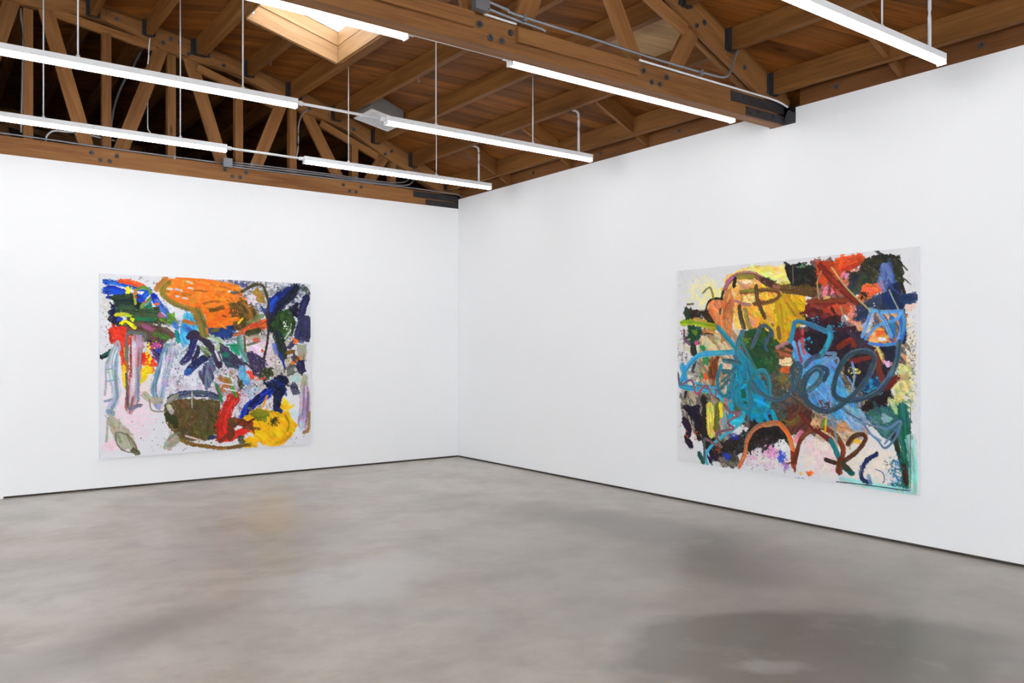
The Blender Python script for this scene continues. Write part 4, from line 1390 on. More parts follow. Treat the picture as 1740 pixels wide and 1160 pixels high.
A.S([(1142,588),(1156,650)], 21.4, (240,110,35))
A.F([(1397,287),(1516,255),(1616,244),(1717,306),(1753,420),(1695,515),(1552,617),(1467,597),(1446,498)], (116,82,30), 1, 0.7, 0.9, 0.35, (84,70,28))
A.S([(1573,260),(1652,365),(1673,465)], 36.7, (170,112,40), 0.8, 0.2)
A.S([(1516,518),(1566,460)], 27.4, (240,195,30))
A.S([(1431,477),(1509,468)], 54.6, (240,125,35), 1, 0.1)
A.D(1495, 369, 71, 57, 12, [(240,125,35)], 7.2)
A.F([(1552,596),(1695,522),(1812,447),(1826,418),(1768,391),(1709,450)], (112,112,66), 0.9, 1)
A.S([(1768,412),(1826,418),(1768,448)], 27.8, (130,150,105), 0.9)
A.W(1709, 220, 101, 86, (232,216,226), 1, 0.8, 33)
A.F([(1652,121),(1768,80),(1834,179),(1848,265),(1775,253),(1709,184)], (176,136,52), 0.97, 0.8, 1, 0.3)
A.S([(1552,140),(1652,78),(1753,38),(1819,56),(1856,142),(1885,242)], 35.2, (78,78,38), 1, 0.05)
A.F([(1623,545),(1753,485),(1863,453),(1893,518),(1826,614),(1768,593),(1594,638),(1481,661)], (226,62,36), 1, 0.8, -0.3, 0.35, (210,100,50))
A.S([(1467,661),(1566,631)], 36.5, (195,115,65), 1, 0.1)
A.S([(1623,638),(1768,600)], 73.9, (60,70,36), 0.95, 0.15)
A.F([(1900,213),(1989,129),(2102,65),(2202,46),(2148,145),(2034,259),(1937,415),(1900,344)], (22,62,184), 1, 0.8, -0.9, 0.5, (16,36,110))
A.S([(1930,445),(1915,299),(1989,187)], 55.9, (30,80,200), 0.9, 0.3)
A.F([(1768,304),(1878,315),(1885,446),(1812,389)], (46,66,120), 0.9, 1.2)
A.S([(2240,59),(2148,174),(2042,288),(1959,488)], 122.0, (17,22,54), 1, 0.12, 0.4, (30,30,46))
A.F([(2133,307),(2271,236),(2263,437),(2171,410)], (18,17,44), 1, 1)
A.S([(2310,41),(2372,76),(2404,134)], 67.0, (70,78,80), 0.9, 0.45)
A.S([(1893,402),(1930,590)], 93.3, (30,36,80), 0.95, 0.2)
A.F([(1878,482),(1974,429),(1989,590),(1900,627)], (28,26,40), 1, 1)
A.F([(1922,503),(2019,377),(2133,322),(2232,438),(2240,556),(2186,675),(2065,750),(1974,692),(1930,620)], (44,74,28), 1, 0.8, 0.9, 0.5, (30,50,28))
A.S([(2050,405),(2110,588)], 47.1, (70,105,45), 0.8, 0.3)
A.S([(2171,439),(2125,624),(1989,699)], 47.2, (62,98,42), 0.8, 0.25)
A.D(2125, 536, 60, 74, 16, [(220,228,215)], 11.3)
A.S([(2095,698),(2141,632),(2171,587)], 28.3, (200,212,200), 0.9, 0.35)
A.S([(2110,720),(2156,676),(2194,698)], 18.9, (205,215,205), 0.9, 0.3)
A.S([(1997,648),(2042,794),(2072,926)], 122.0, (34,50,36), 1, 0.08, 0.4, (22,30,60))
A.S([(2034,882),(2065,970),(2095,1074)], 28.2, (34,52,150), 1)
A.S([(1959,772),(1989,882)], 56.1, (100,110,190), 0.8, 0.35)
A.S([(1885,242),(1885,482),(1878,700),(1826,961)], 27.9, (54,48,32), 1, 0.15)
A.S([(2380,173),(2325,324),(2302,511),(2256,675)], 95.3, (52,56,98), 1, 0.1, 0.4, (34,36,74))
A.S([(2372,450),(2380,584),(2364,674)], 134.0, (58,52,86), 1, 0.05, 0.3, (48,58,90))
A.F([(2095,823),(2217,683),(2411,658),(2419,733),(2240,749),(2171,838)], (58,56,92), 1, 0.8)
A.S([(2209,749),(2256,734),(2202,705)], 28.5, (236,120,45), 1)
A.F([(2256,771),(2388,763),(2372,958),(2310,1024),(2256,898)], (168,162,140), 0.95, 0.8, 1.3, 0.25)
A.S([(2118,879),(2209,857)], 47.4, (122,84,28))
A.S([(2279,942),(2202,994),(2179,1023)], 56.8, (226,126,40), 1, 0.05)
A.S([(2271,942),(2217,979)], 28.4, (130,90,30))
A.F([(2217,868),(2263,927),(2202,986),(2171,927)], (62,60,92), 1, 0.6)
A.F([(2256,987),(2357,965),(2372,1107),(2310,1166),(2263,1106),(2232,1046)], (36,36,72), 1, 0.7)
A.F([(2141,1015),(2240,1031),(2217,1149),(2125,1177)], (110,104,100), 0.9, 1)
A.W(2240, 1202, 62, 52, (180,212,205), 1, 0.85)
A.F([(2179,1252),(2240,1239),(2302,1389),(2202,1416),(2171,1326)], (88,82,104), 1, 0.7)
A.S([(2357,1182),(2341,1331)], 86.0, (172,164,142), 0.85, 0.2)
A.S([(2357,1346),(2357,1555),(2325,1792)], 143.4, (156,130,156), 0.88, 0.12, 0.5, (192,172,192))
A.S([(2419,1633),(2404,1842),(2341,1890)], 47.9, (150,120,70), 0.85, 0.3)
A.S([(2318,1740),(2310,1851)], 57.2, (190,205,220), 0.9, 0.25)
A.W(2217, 1653, 54, 67, (200,222,222), 0.8, 0.6)
A.F([(1601,867),(1695,860),(1775,917),(1856,969),(1841,1070),(1775,1170),(1702,1154),(1659,1024)], (62,52,86), 1, 0.6, 0.9, 0.35)
A.F([(1609,1095),(1666,1082),(1724,1169),(1681,1197)], (236,70,46), 1, 0.8)
A.F([(1819,1070),(1915,1042),(1952,1144),(1878,1216),(1753,1191)], (52,62,32), 1, 0.9)
A.S([(1738,1205),(1841,1186)], 27.8, (205,80,60), 0.9, 0.3)
A.F([(1495,1207),(1559,1201),(1580,1309),(1516,1336)], (56,60,36), 1, 0.9)
A.D(1659, 1326, 144, 86, 40, [(225,60,60),(60,70,40),(70,110,170)], 6.1)
A.F([(1922,1209),(2027,1139),(2125,1177),(2163,1237),(2095,1287),(2118,1354),(2050,1440),(1945,1407),(1841,1258)], (13,20,54), 1, 0.8, 0.8, 0.5, (18,44,120))
A.S([(2042,1337),(1997,1482),(2012,1599)], 112.3, (16,26,68), 1, 0.05, 0.5, (12,16,40))
A.S([(1974,1569),(2057,1624)], 65.8, (22,40,90), 1, 0.1)
A.S([(1893,1361),(1746,1458),(1630,1554),(1580,1680)], 119.1, (17,62,192), 1, 0.12, 0.5, (12,26,90))
A.S([(1768,1401),(1652,1526)], 45.9, (14,20,60), 0.9, 0.3)
A.F([(1552,1686),(1659,1598),(1768,1552),(1915,1588),(2050,1623),(2133,1575),(2202,1726),(2263,1789),(2202,1889),(2065,2028),(1945,2034),(1804,2002),(1695,1894),(1609,1710)], (246,192,18), 1, 0.9, 0.8, 0.2, (236,172,16))
A.F([(2034,1564),(2065,1470),(2125,1472),(2141,1531),(2194,1548),(2125,1612)], (246,194,22), 1, 1)
A.S([(1812,1547),(1870,1404)], 27.9, (230,170,30), 0.9, 0.1)
A.F([(1594,2024),(1746,2020),(1760,1920),(1652,1884),(1573,1936)], (244,190,18), 1, 0.8)
A.F([(1652,1612),(1760,1552),(1878,1601),(1863,1723),(1738,1710)], (112,118,32), 0.97, 1, 0.4, 0.45, (150,140,30))
A.W(1959, 1728, 67, 58, (48,54,18), 1, 0.62, 19)
A.S([(2095,1655),(2148,1753),(2133,1856)], 28.3, (180,145,20), 0.9, 0.2)
A.S([(1989,1993),(2102,1971),(2179,1880)], 37.7, (205,150,20), 0.8, 0.25)
A.F([(688,1439),(804,1409),(1068,1412),(1292,1441),(1306,1582),(1286,1833),(1135,1915),(935,1901),(778,1823),(708,1697),(663,1593)], (98,80,36), 1, 0.8, 1.2, 0.35, (84,72,40))
A.F([(701,1554),(804,1613),(837,1751),(740,1705),(676,1621)], (48,54,22), 0.95, 1.2)
A.S([(714,1487),(753,1557)], 52.1, (200,198,190), 0.9, 0.3)
A.S([(727,1393),(922,1352),(1135,1359),(1286,1413)], 80.0, (84,98,116), 0.95, 0.38, 0.5, (40,50,84))
A.S([(714,1433),(804,1368)], 61.0, (150,145,135), 0.9, 0.2)
A.S([(785,1823),(922,1921),(1135,1977),(1355,2014),(1652,1992)], 44.5, (116,84,28), 1, 0.35, 0.5, (150,105,36))
A.S([(902,1837),(1102,1912)], 21.3, (215,205,190), 0.9, 0.25)
A.S([(975,1326),(975,1512)], 10.6, (205,208,215), 0.9)
A.S([(922,1564),(883,1699)], 78.8, (110,92,44), 0.7, 0.35)
A.S([(1102,1573),(1082,1745)], 88.6, (90,92,60), 0.6, 0.35)
A.S([(1474,1398),(1403,1516),(1348,1640),(1313,1765)], 153.1, (208,48,30), 1, 0.08, 0.35, (190,36,26))
A.F([(1251,1733),(1424,1686),(1488,1839),(1453,1950),(1258,1937)], (216,46,32), 1, 0.9, 1.4, 0.35, (150,40,24))
A.F([(1446,1794),(1580,1773),(1659,1835),(1566,1886),(1481,1916)], (216,48,34), 1, 1)
A.F([(1383,1670),(1481,1647),(1702,1729),(1724,1860),(1637,1812),(1495,1747),(1460,1915),(1390,1938)], (98,62,28), 0.97, 0.8, 0.4, 0.35, (130,50,28))
A.S([(1306,1933),(1410,1834)], 54.2, (120,46,26), 0.8, 0.3)
A.F([(1509,1883),(1580,1866),(1594,1966),(1537,1991)], (70,74,48), 0.95, 1)
A.W(1495, 1789, 35, 21, (222,220,222), 1, 0.6, 14)
A.S([(1169,1882),(1244,1873)], 44.8, (46,52,84), 0.95, 0.25)
A.S([(1265,1265),(1306,1392)], 53.9, (192,84,154), 0.97, 0.2)
A.S([(1410,1233),(1453,1362)], 45.3, (186,90,150), 0.9, 0.3)
A.S([(1362,1141),(1431,1269),(1488,1399)], 40.7, (72,164,46), 1, 0.05, 0.4, (40,120,50))
A.S([(1251,1244),(1292,1357),(1320,1456)], 40.4, (58,124,74), 1, 0.1)
A.S([(1299,1175),(1397,1219),(1327,1316)], 72.3, (172,102,42), 0.85, 0.42)
A.S([(1327,1147),(1397,1163)], 27.1, (228,228,230), 0.9, 0.3)
A.S([(1286,1230),(1453,1263)], 18.1, (226,226,230), 0.9, 0.3)
A.S([(1341,1302),(1495,1335)], 18.2, (226,226,230), 0.9, 0.3)
A.D(1135, 879, 1155, 764, 480, [(40,40,50),(230,228,230),(60,70,110),(120,95,60),(200,90,60)], 2.6)
A.D(1841, 1171, 589, 725, 260, [(40,40,60),(90,80,70),(200,90,80),(235,232,230)], 2.7)
A.D(424, 678, 371, 399, 160, [(40,36,40),(230,225,60),(200,70,50)], 2.5)
A.W(1915, 299, 446, 291, (40,42,60), 0.8, 0.28, 17)
A.W(1135, 393, 338, 181, (120,80,30), 0.7, 0.25, 16)
A.W(804, 1015, 259, 272, (235,236,240), 0.85, 0.3, 16)
A.W(1623, 1167, 431, 286, (236,234,236), 0.8, 0.28, 17)
A.W(1001, 1637, 333, 234, (60,52,28), 0.8, 0.3, 18)
A.W(486, 511, 312, 160, (40,50,40), 0.75, 0.26, 15)
A.W(1915, 1792, 223, 175, (255,205,50), 0.7, 0.3, 19)
A.F([(68,1603),(145,1594),(265,1692),(369,1870),(387,1991),(326,1953),(217,1958),(157,1843),(115,1762)], (170,163,140), 0.85, 0.8, 0.9, 0.25)
A.S([(80,1617),(68,1850)], 24.9, (165,160,138), 0.8, 0.2)
A.S([(157,1765),(175,1883),(253,1967),(375,1983),(338,1868),(241,1770),(163,1752)], 13.6, (112,106,80), 0.9, 0.1)
A.S([(338,1961),(387,2004)], 59.4, (84,82,52), 0.9, 0.3)
A.F([(676,1897),(740,1793),(804,1818),(843,1902),(714,2015),(656,1957)], (168,160,142), 0.9, 0.9)
hang_painting(A, (-4.687, -.040, 2.382), (1, 0, 0), (0, -1, 0), 2432, 2036,
              'abstract painting with large orange field, yellow patch and grey brush marks on white canvas', (.76, .76, .78))

# second painting
B = Paint(2476, 1940, (226, 225, 226), 23)
B.W(337, 246, 239, 151, (242,232,168), 0.9, 0.6, 65)
B.W(484, 265, 115, 69, (244,232,140), 0.9, 0.6)
B.W(447, 793, 278, 127, (240,228,200), 1, 0.75, 49)
B.W(108, 841, 101, 310, (205,195,165), 0.9, 0.5, 31, (120,110,110))
B.W(337, 1073, 224, 186, (150,145,130), 0.95, 0.62, 27, (215,205,180))
B.W(185, 1373, 139, 154, (222,214,190), 0.9, 0.55)
B.W(2385, 832, 76, 371, (234,226,206), 1, 0.7, 28)
B.W(2361, 1111, 86, 233, (238,228,165), 1, 0.65, 28, (120,150,120))
B.W(1663, 1694, 281, 192, (242,228,216), 1, 0.75, 47, (240,214,214))
B.W(2091, 1722, 254, 163, (240,228,214), 1, 0.7, 41)
B.W(1063, 1783, 289, 119, (236,222,214), 0.9, 0.5, 25, (226,170,200))
B.D(2413, 554, 47, 462, 160, [(70,100,150),(120,90,60),(60,60,60),(200,130,70)], 2.0)
B.D(2427, 1016, 33, 277, 120, [(90,60,40),(60,60,70),(190,110,60)], 2.5)
B.W(2432, 832, 38, 231, (120,95,80), 0.8, 0.4, 9, (80,90,120))
B.D(1063, 1837, 385, 86, 90, [(60,50,50),(110,100,90),(90,120,170)], 3.7)
B.D(374, 1014, 222, 232, 140, [(60,55,60),(110,80,50),(40,120,80)], 4.9)
B.D(147, 128, 155, 178, 20, [(120,120,110)], 4.0)
B.D(1663, 1669, 253, 202, 50, [(120,80,60),(200,120,90),(80,80,80)], 2.6)
B.D(147, 1642, 123, 178, 40, [(220,100,40),(60,40,50)], 5.0)
B.W(2418, 462, 38, 74, (235,190,170), 0.8, 0.5, 15)
B.F([(833,616),(1252,545),(1663,632),(2191,642),(2289,1020),(2191,1307),(1882,1425),(1550,1552),(1063,1594),(731,1510),(662,1064)], (92,76,58), 0.9, 1.6, 0.6, 0.4, (58,56,52), 0.25)
B.F([(299,606),(799,616),(731,1062),(662,1402),(374,1362),(262,1075)], (150,120,84), 0.8, 1.6, 0.9, 0.4, (210,190,150), 0.3)
B.F([(29,1171),(411,1129),(696,1288),(696,1737),(299,1717),(69,1559)], (150,140,110), 0.7, 1.6, 1.2, 0.4, (60,55,50), 0.35)
B.F([(1550,1296),(2040,1317),(2091,1506),(1882,1622),(1607,1573)], (180,150,120), 0.8, 1.6, 0.3, 0.4, (230,200,160), 0.3)
B.F([(1882,390),(2385,368),(2385,924),(2091,929),(1882,637)], (90,80,80), 0.85, 1.5, 0.9, 0.4, (220,150,100), 0.3)
B.F([(1550,15),(1936,50),(1936,442),(1550,425)], (140,70,50), 0.8, 1.6, 0.6, 0.4, (70,45,40), 0.3)
B.W(1373, 1149, 663, 418, (120,90,70), 0.85, 0.45, 24, (60,90,90))
B.W(2040, 1075, 361, 339, (70,70,80), 0.85, 0.45, 22, (225,205,140))
B.F([(577,134),(662,78),(813,39),(999,32),(1258,69),(1331,206),(1258,307),(1070,362),(813,616),(710,614),(689,333),(598,215)], (236,188,98), 1, 1, 0.3, 0.25, (244,206,120))
B.F([(813,50),(1063,37),(1282,55),(1331,201),(1133,204),(933,103)], (248,222,112), 1, 1, 0.2, 0.2, (250,232,160))
B.F([(758,224),(1133,182),(1227,305),(1183,522),(1005,620),(826,616),(731,390)], (238,166,84), 1, 1, 0.8, 0.3, (242,186,60))
B.W(900, 332, 107, 55, (248,226,150), 1, 0.6, 22)
B.W(833, 173, 94, 33, (250,232,190), 1, 0.7, 18)
B.F([(765,169),(900,189),(893,243),(772,242)], (214,150,120), 0.9, 1)
B.F([(933,509),(1037,490),(1063,583),(959,608)], (246,160,70), 1, 1)
B.W(907, 552, 60, 55, (225,150,140), 0.9, 0.6)
B.F([(1246,280),(1349,307),(1486,319),(1497,572),(1349,637),(1289,741),(1177,730),(1140,547),(1190,378)], (214,166,28), 1, 0.8, 1.2, 0.35, (226,184,40))
B.S([(1264,307),(1361,443),(1445,550)], 73.7, (206,158,28), 0.9, 0.1, 0.45, (186,146,40))
B.S([(1202,368),(1227,544),(1252,730)], 74.8, (200,158,34), 0.9, 0.12, 0.45)
B.F([(1385,324),(1480,324),(1480,474),(1409,445)], (236,180,30), 1, 0.8)
B.S([(1037,555),(1127,622),(1177,719)], 82.4, (206,168,40), 1, 0.1, 0.4)
B.S([(1202,602),(1221,703)], 40.8, (125,90,50), 0.9, 0.3)
B.S([(605,221),(662,140),(765,96),(933,103),(1063,178),(1190,234),(1349,275),(1538,317)], 51.9, (170,116,118), 0.97, 0.06, 0.4, (128,92,60))
B.S([(751,112),(933,125)], 45.6, (150,134,56), 1, 0.05)
B.S([(605,215),(662,140),(731,105)], 25.3, (196,110,160), 0.9, 0.1)
B.S([(786,265),(999,255),(1158,264),(1221,310),(1133,365),(940,377)], 40.8, (134,98,48), 0.97, 0.12, 0.4, (110,74,40))
B.S([(1252,254),(1403,273),(1561,303)], 86.6, (112,82,36), 0.9, 0.3, 0.5, (86,62,30))
B.S([(813,250),(959,253)], 28.0, (140,150,50), 0.9, 0.1)
B.F([(999,119),(1114,154),(1227,220),(1140,215),(1037,176)], (62,42,32), 0.9, 1.2)
B.S([(727,122),(710,205)], 35.9, (40,34,24))
B.S([(772,392),(792,504),(833,600)], 49.8, (72,54,42), 1, 0.05, 0.4, (96,80,60))
B.S([(966,215),(985,347),(1063,513)], 45.3, (96,70,38), 0.97, 0.1)
B.S([(846,423),(867,534),(913,629)], 49.4, (152,140,76), 0.97, 0.1)
B.S([(710,334),(813,372),(907,387)], 32.0, (180,120,120), 0.9, 0.1)
B.D(833, 284, 108, 100, 24, [(50,36,30),(200,120,160)], 3.8)
B.F([(108,382),(269,406),(396,394),(469,500),(505,570),(411,562),(299,466),(193,521),(108,489)], (54,38,28), 1, 1, 0.3, 0.4)
B.W(374, 625, 104, 46, (40,30,24), 1, 0.6, 19)
B.F([(314,606),(484,587),(484,644),(344,642)], (196,132,78), 1, 0.8)
B.F([(411,331),(491,311),(577,321),(612,238),(675,214),(710,305),(703,502),(682,715),(563,736),(534,616),(462,529),(396,440)], (216,134,84), 1, 0.5, 1.4, 0.22, (206,120,70))
B.S([(577,316),(498,306),(418,325),(374,404),(418,475),(505,587)], 22.3, (46,34,24), 1, 0.12)
B.S([(563,315),(584,237)], 29.1, (50,40,26), 1, 0.1)
B.S([(552,411),(552,457)], 32.8, (96,84,54), 1)
B.S([(570,406),(563,469)], 11.7, (236,222,160))
B.S([(329,245),(418,192),(455,264),(462,310)], 22.1, (132,126,70), 0.9, 0.2)
B.S([(131,347),(208,345)], 22.7, (90,84,50), 0.9, 0.3)
B.S([(116,400),(155,514),(208,634),(208,781),(224,852)], 75.5, (48,66,48), 1, 0.12, 0.4, (40,40,40))
B.F([(147,573),(314,571),(299,694),(208,758),(131,674)], (26,74,48), 1, 0.9)
B.W(224, 628, 46, 29, (100,130,40), 1, 0.8)
B.S([(85,602),(100,692),(162,752)], 30.5, (120,70,100), 0.9, 0.3)
B.S([(53,535),(224,528),(374,561),(498,587)], 63.1, (126,166,32), 1, 0.04, 0.4, (176,176,44))
B.S([(224,499),(374,526)], 37.1, (196,160,80), 0.95, 0.15)
B.W(247, 740, 30, 29, (215,80,150), 1, 0.8)
B.W(329, 787, 45, 35, (40,140,86), 1, 0.7, 15)
B.W(381, 915, 52, 41, (40,146,92), 1, 0.7, 15)
B.W(314, 1062, 52, 35, (60,150,90), 1, 0.6, 15)
B.F([(404,897),(541,862),(527,1068),(477,1138),(396,1077)], (156,84,36), 1, 1.1, 1.3, 0.4, (120,66,34))
B.W(367, 1072, 29, 35, (235,100,40), 1, 0.7, 15)
B.F([(185,929),(299,875),(299,1074),(224,1135)], (150,148,142), 0.6, 1.2)
B.F([(193,947),(239,911),(231,1052),(185,1030)], (52,50,60), 0.9, 1)
B.F([(1270,43),(1403,39),(1555,67),(1613,148),(1624,256),(1492,247),(1349,249),(1301,151)], (28,30,24), 1, 0.9, 0.6, 0.4)
B.S([(1355,45),(1361,208)], 10.7, (150,110,120), 0.9)
B.W(1445, 68, 47, 21, (110,150,110), 0.9, 0.55, 14)
B.W(1462, 277, 118, 47, (96,72,32), 0.9, 0.6, 17)
B.F([(1578,54),(1635,38),(1719,56),(1882,30),(2014,8),(2055,89),(1988,118),(1882,158),(1829,224),(1796,296),(1708,341),(1635,261),(1607,153)], (216,84,34), 1, 0.9, -0.5, 0.35, (190,66,28))
B.W(1882, 218, 139, 89, (225,120,80), 0.9, 0.55, 20, (230,150,190))
B.F([(1652,278),(1708,231),(1763,334),(1708,372),(1652,349)], (226,140,170), 0.95, 1)
B.W(1802, 262, 65, 70, (70,40,40), 0.8, 0.45, 13)
B.S([(1708,180),(1719,282),(1703,356)], 32.2, (120,72,52), 0.9, 0.2)
B.S([(1763,184),(1796,336)], 25.5, (220,90,60), 0.9, 0.2)
B.F([(2040,49),(2191,34),(2304,54),(2337,39),(2366,227),(2380,368),(2318,318),(2270,174),(2171,271),(2070,283),(1914,234),(1882,193),(1972,151)], (36,34,22), 1, 0.7, 0.9, 0.35, (50,52,28))
B.F([(1898,194),(2014,163),(2065,206),(1998,347),(1925,368),(1882,292)], (44,56,72), 0.95, 1.2, -0.8, 0.5, (60,66,40))
B.F([(2181,100),(2255,102),(2294,222),(2323,309),(2221,345),(2136,292),(2166,189)], (104,130,184), 0.97, 0.8, 1.4, 0.4, (70,100,170))
B.F([(2141,283),(2186,224),(2221,312),(2191,338)], (165,130,160), 0.8, 1)
B.F([(2040,267),(2141,269),(2196,334),(2096,381),(1978,404),(1993,327)], (246,128,48), 1, 1, 0.3, 0.3, (238,100,50))
B.W(2029, 354, 46, 34, (40,30,26), 1, 0.6, 13)
B.W(2081, 313, 41, 29, (240,120,130), 0.8, 0.5, 13)
B.F([(1941,452),(2091,381),(2240,341),(2294,466),(2101,506),(2040,591),(1925,564)], (60,66,78), 1, 1, -0.3, 0.45, (44,58,96))
B.F([(2236,294),(2318,275),(2361,367),(2375,516),(2260,488),(2191,414)], (30,52,100), 1, 0.8, 1.2, 0.45, (22,34,66))
B.S([(2356,404),(2408,402),(2455,395)], 88.8, (38,58,98), 1, 0.2, 0.4)
B.W(1920, 490, 53, 69, (226,140,140), 1, 0.55, 19, (236,120,60))
B.S([(2352,552),(2356,739)], 59.6, (26,34,60), 0.95, 0.2)
B.S([(1624,78),(1741,203),(1882,341),(1967,409)], 63.1, (150,48,28), 1, 0.05, 0.4, (124,40,30))
B.F([(1480,402),(1584,365),(1802,371),(1882,400),(1840,492),(1785,665),(1663,637),(1527,558),(1480,479)], (126,42,32), 1, 0.6, 0.1, 0.35, (106,34,34))
B.F([(1652,450),(1774,420),(1904,416),(1872,513),(1730,513)], (222,88,48), 1, 1, 0.1, 0.35, (180,66,40))
B.S([(1503,382),(1663,380),(1882,390)], 38.8, (140,66,34), 0.97, 0.1)
B.F([(1486,526),(1780,525),(1861,616),(1946,604),(2019,736),(1882,863),(1663,865),(1521,743)], (66,24,34), 1, 1, 0.4, 0.35, (48,26,40))
B.F([(1451,639),(1697,663),(1675,835),(1532,866),(1480,753)], (28,22,32), 1, 0.9)
B.S([(1856,596),(1882,686)], 75.7, (70,24,36), 1, 0.1)
B.F([(826,661),(999,581),(1133,665),(1233,773),(1202,954),(1076,1064),(940,958),(833,794)], (28,80,46), 1, 1, 0.7, 0.45, (52,84,38))
B.W(833, 716, 67, 44, (110,140,50), 0.9, 0.6)
B.W(1089, 902, 76, 43, (80,130,80), 0.7, 0.45, 21)
B.W(1190, 836, 49, 53, (120,84,60), 0.8, 0.5)
B.F([(1202,826),(1289,773),(1373,815),(1409,898),(1313,868),(1227,889)], (196,112,72), 1, 1, 0.3, 0.4, (110,76,46))
B.F([(1208,895),(1337,867),(1361,930),(1289,957),(1221,943)], (242,226,166), 1, 0.7)
B.F([(1227,964),(1331,946),(1325,1009),(1215,1017)], (222,98,40), 1, 0.8)
B.W(1252, 1074, 98, 64, (140,104,56), 1, 0.6, 21, (110,140,60))
B.W(1221, 1129, 87, 53, (80,60,50), 0.9, 0.5)
B.S([(1190,783),(1264,752),(1343,721)], 33.8, (200,140,150), 0.8, 0.25)
B.F([(1741,634),(1998,658),(2106,785),(2206,927),(2260,1030),(2176,1156),(2040,1181),(1882,1041),(1774,844)], (46,28,40), 1, 1, 0.6, 0.4, (30,24,36))
B.F([(1882,637),(2029,688),(2116,814),(1988,785)], (66,52,74), 0.95, 1)
B.S([(1802,784),(1909,725),(1946,775)], 50.3, (124,46,30), 1, 0.2)
B.F([(2029,1230),(2250,1106),(2275,1208),(2151,1339),(2009,1309)], (36,20,28), 1, 1)
B.F([(2161,775),(2323,776),(2289,935),(2221,889)], (26,32,54), 1, 1)
B.W(2101, 1097, 91, 86, (24,70,120), 1, 0.65, 19, (40,150,190))
B.W(1936, 990, 74, 49, (235,220,120), 1, 0.5, 15)
B.F([(2191,889),(2250,889),(2260,936),(2211,937)], (226,205,215), 1, 1)
B.S([(2141,775),(2181,871)], 18.3, (214,212,130), 0.95, 0.15)
B.S([(2131,833),(2161,976),(2201,1079)], 54.9, (128,48,36), 1, 0.08)
B.S([(2389,1017),(2299,1038),(2211,1117)], 54.0, (134,44,30), 1, 0.06, 0.4, (110,34,28))
B.S([(1914,902),(2081,867)], 43.1, (124,40,28), 1, 0.1)
B.F([(2004,1329),(2191,1260),(2366,1194),(2418,1386),(2389,1583),(2191,1507)], (54,108,108), 0.95, 1, 0.5, 0.45, (36,96,80))
B.S([(2250,1209),(2313,1300)], 47.9, (210,214,150), 0.85, 0.35)
B.F([(2337,925),(2408,933),(2404,1109),(2337,1252),(2289,1208)], (232,220,140), 0.75, 1.4, 0.9, 0.4)
B.F([(1343,731),(1439,701),(1497,835),(1663,855),(1752,884),(1818,1033),(1904,1168),(2009,1319),(1893,1434),(1719,1347),(1555,1296),(1445,1053),(1373,898)], (84,164,218), 0.95, 1, 1.0, 0.45, (112,158,208), 0.2)
B.F([(1349,731),(1439,701),(1468,835),(1421,898)], (88,178,220), 1, 0.8)
B.W(1691, 1288, 101, 60, (90,40,44), 0.9, 0.5, 17)
B.S([(1385,690),(1421,836),(1445,913)], 26.6, (165,70,80), 1, 0.1)
B.S([(1456,628),(1456,784),(1474,846)], 26.5, (206,84,96), 1, 0.1)
B.S([(1397,627),(1433,732)], 16.6, (190,90,100), 1, 0.1)
B.F([(1343,637),(1433,607),(1445,701),(1373,731)], (110,30,34), 1, 1)
B.F([(1829,1270),(1998,1290),(2070,1411),(1998,1504),(1882,1445)], (156,184,214), 0.9, 1, 0.9, 0.45, (120,160,205))
B.W(1774, 1393, 110, 80, (50,150,200), 0.9, 0.5, 16)
B.F([(2191,1307),(2289,1358),(2191,1412)], (200,212,218), 0.6, 1)
B.S([(1752,864),(1675,925),(1618,1089)], 19.4, (132,164,206), 0.9, 0.15)
B.S([(1730,894),(1796,874),(1796,983)], 19.1, (132,164,206), 0.9, 0.15)
B.S([(1882,1031),(1946,1127),(1998,1271)], 18.8, (132,164,206), 0.9, 0.15)
B.S([(1663,1087),(1719,1176),(1730,1286)], 19.3, (132,164,206), 0.9, 0.15)
B.S([(1925,907),(1946,1029),(1914,1153)], 18.8, (132,164,206), 0.9, 0.15)
B.F([(1282,1311),(1433,1271),(1538,1348),(1550,1460),(1433,1588),(1313,1520)], (104,58,44), 0.97, 1, -0.8, 0.45, (74,44,38))
B.S([(1252,1450),(1349,1454),(1445,1380)], 46.9, (110,100,40), 0.95, 0.15)
B.F([(337,1341),(418,1406),(418,1637),(598,1690),(873,1555),(966,1362),(1258,1445),(1331,1597),(1319,1677),(1190,1647),(1121,1761),(999,1697),(853,1777),(772,1797),(662,1921),(491,1883),(344,1783),(277,1543)], (28,24,22), 1, 1.1, 1.3, 0.4, (44,34,28))
B.F([(53,1368),(299,1355),(314,1564),(254,1586),(193,1490),(100,1437)], (24,17,38), 1, 1, 1.4)
B.S([(85,1510),(155,1612),(124,1703),(178,1770)], 76.1, (38,24,50), 1, 0.15)
B.S([(247,1546),(284,1689)], 60.0, (30,24,30), 1, 0.2)
B.S([(337,1283),(374,1362)], 89.1, (34,32,26), 1, 0.2)
B.F([(108,1228),(131,1209),(131,1316),(85,1295)], (24,18,34), 1, 1)
B.D(193, 1656, 92, 71, 20, [(235,110,40)], 6.0)
B.S([(418,1360),(426,1486),(440,1635)], 96.1, (236,216,104), 1, 0.3, 0.35, (200,190,90))
B.S([(513,1343),(505,1481),(491,1585)], 58.7, (112,114,38), 1, 0.2)
B.S([(549,1329),(563,1443)], 43.7, (240,216,60), 1, 0.15)
B.W(833, 1336, 148, 55, (90,100,40), 0.9, 0.6)
B.F([(520,1846),(731,1779),(792,1867),(731,1935),(563,1927)], (74,68,64), 1, 1.2, 0.3, 0.5, (120,116,104))
B.F([(396,1795),(491,1786),(505,1870),(418,1914)], (40,20,56), 1, 1)
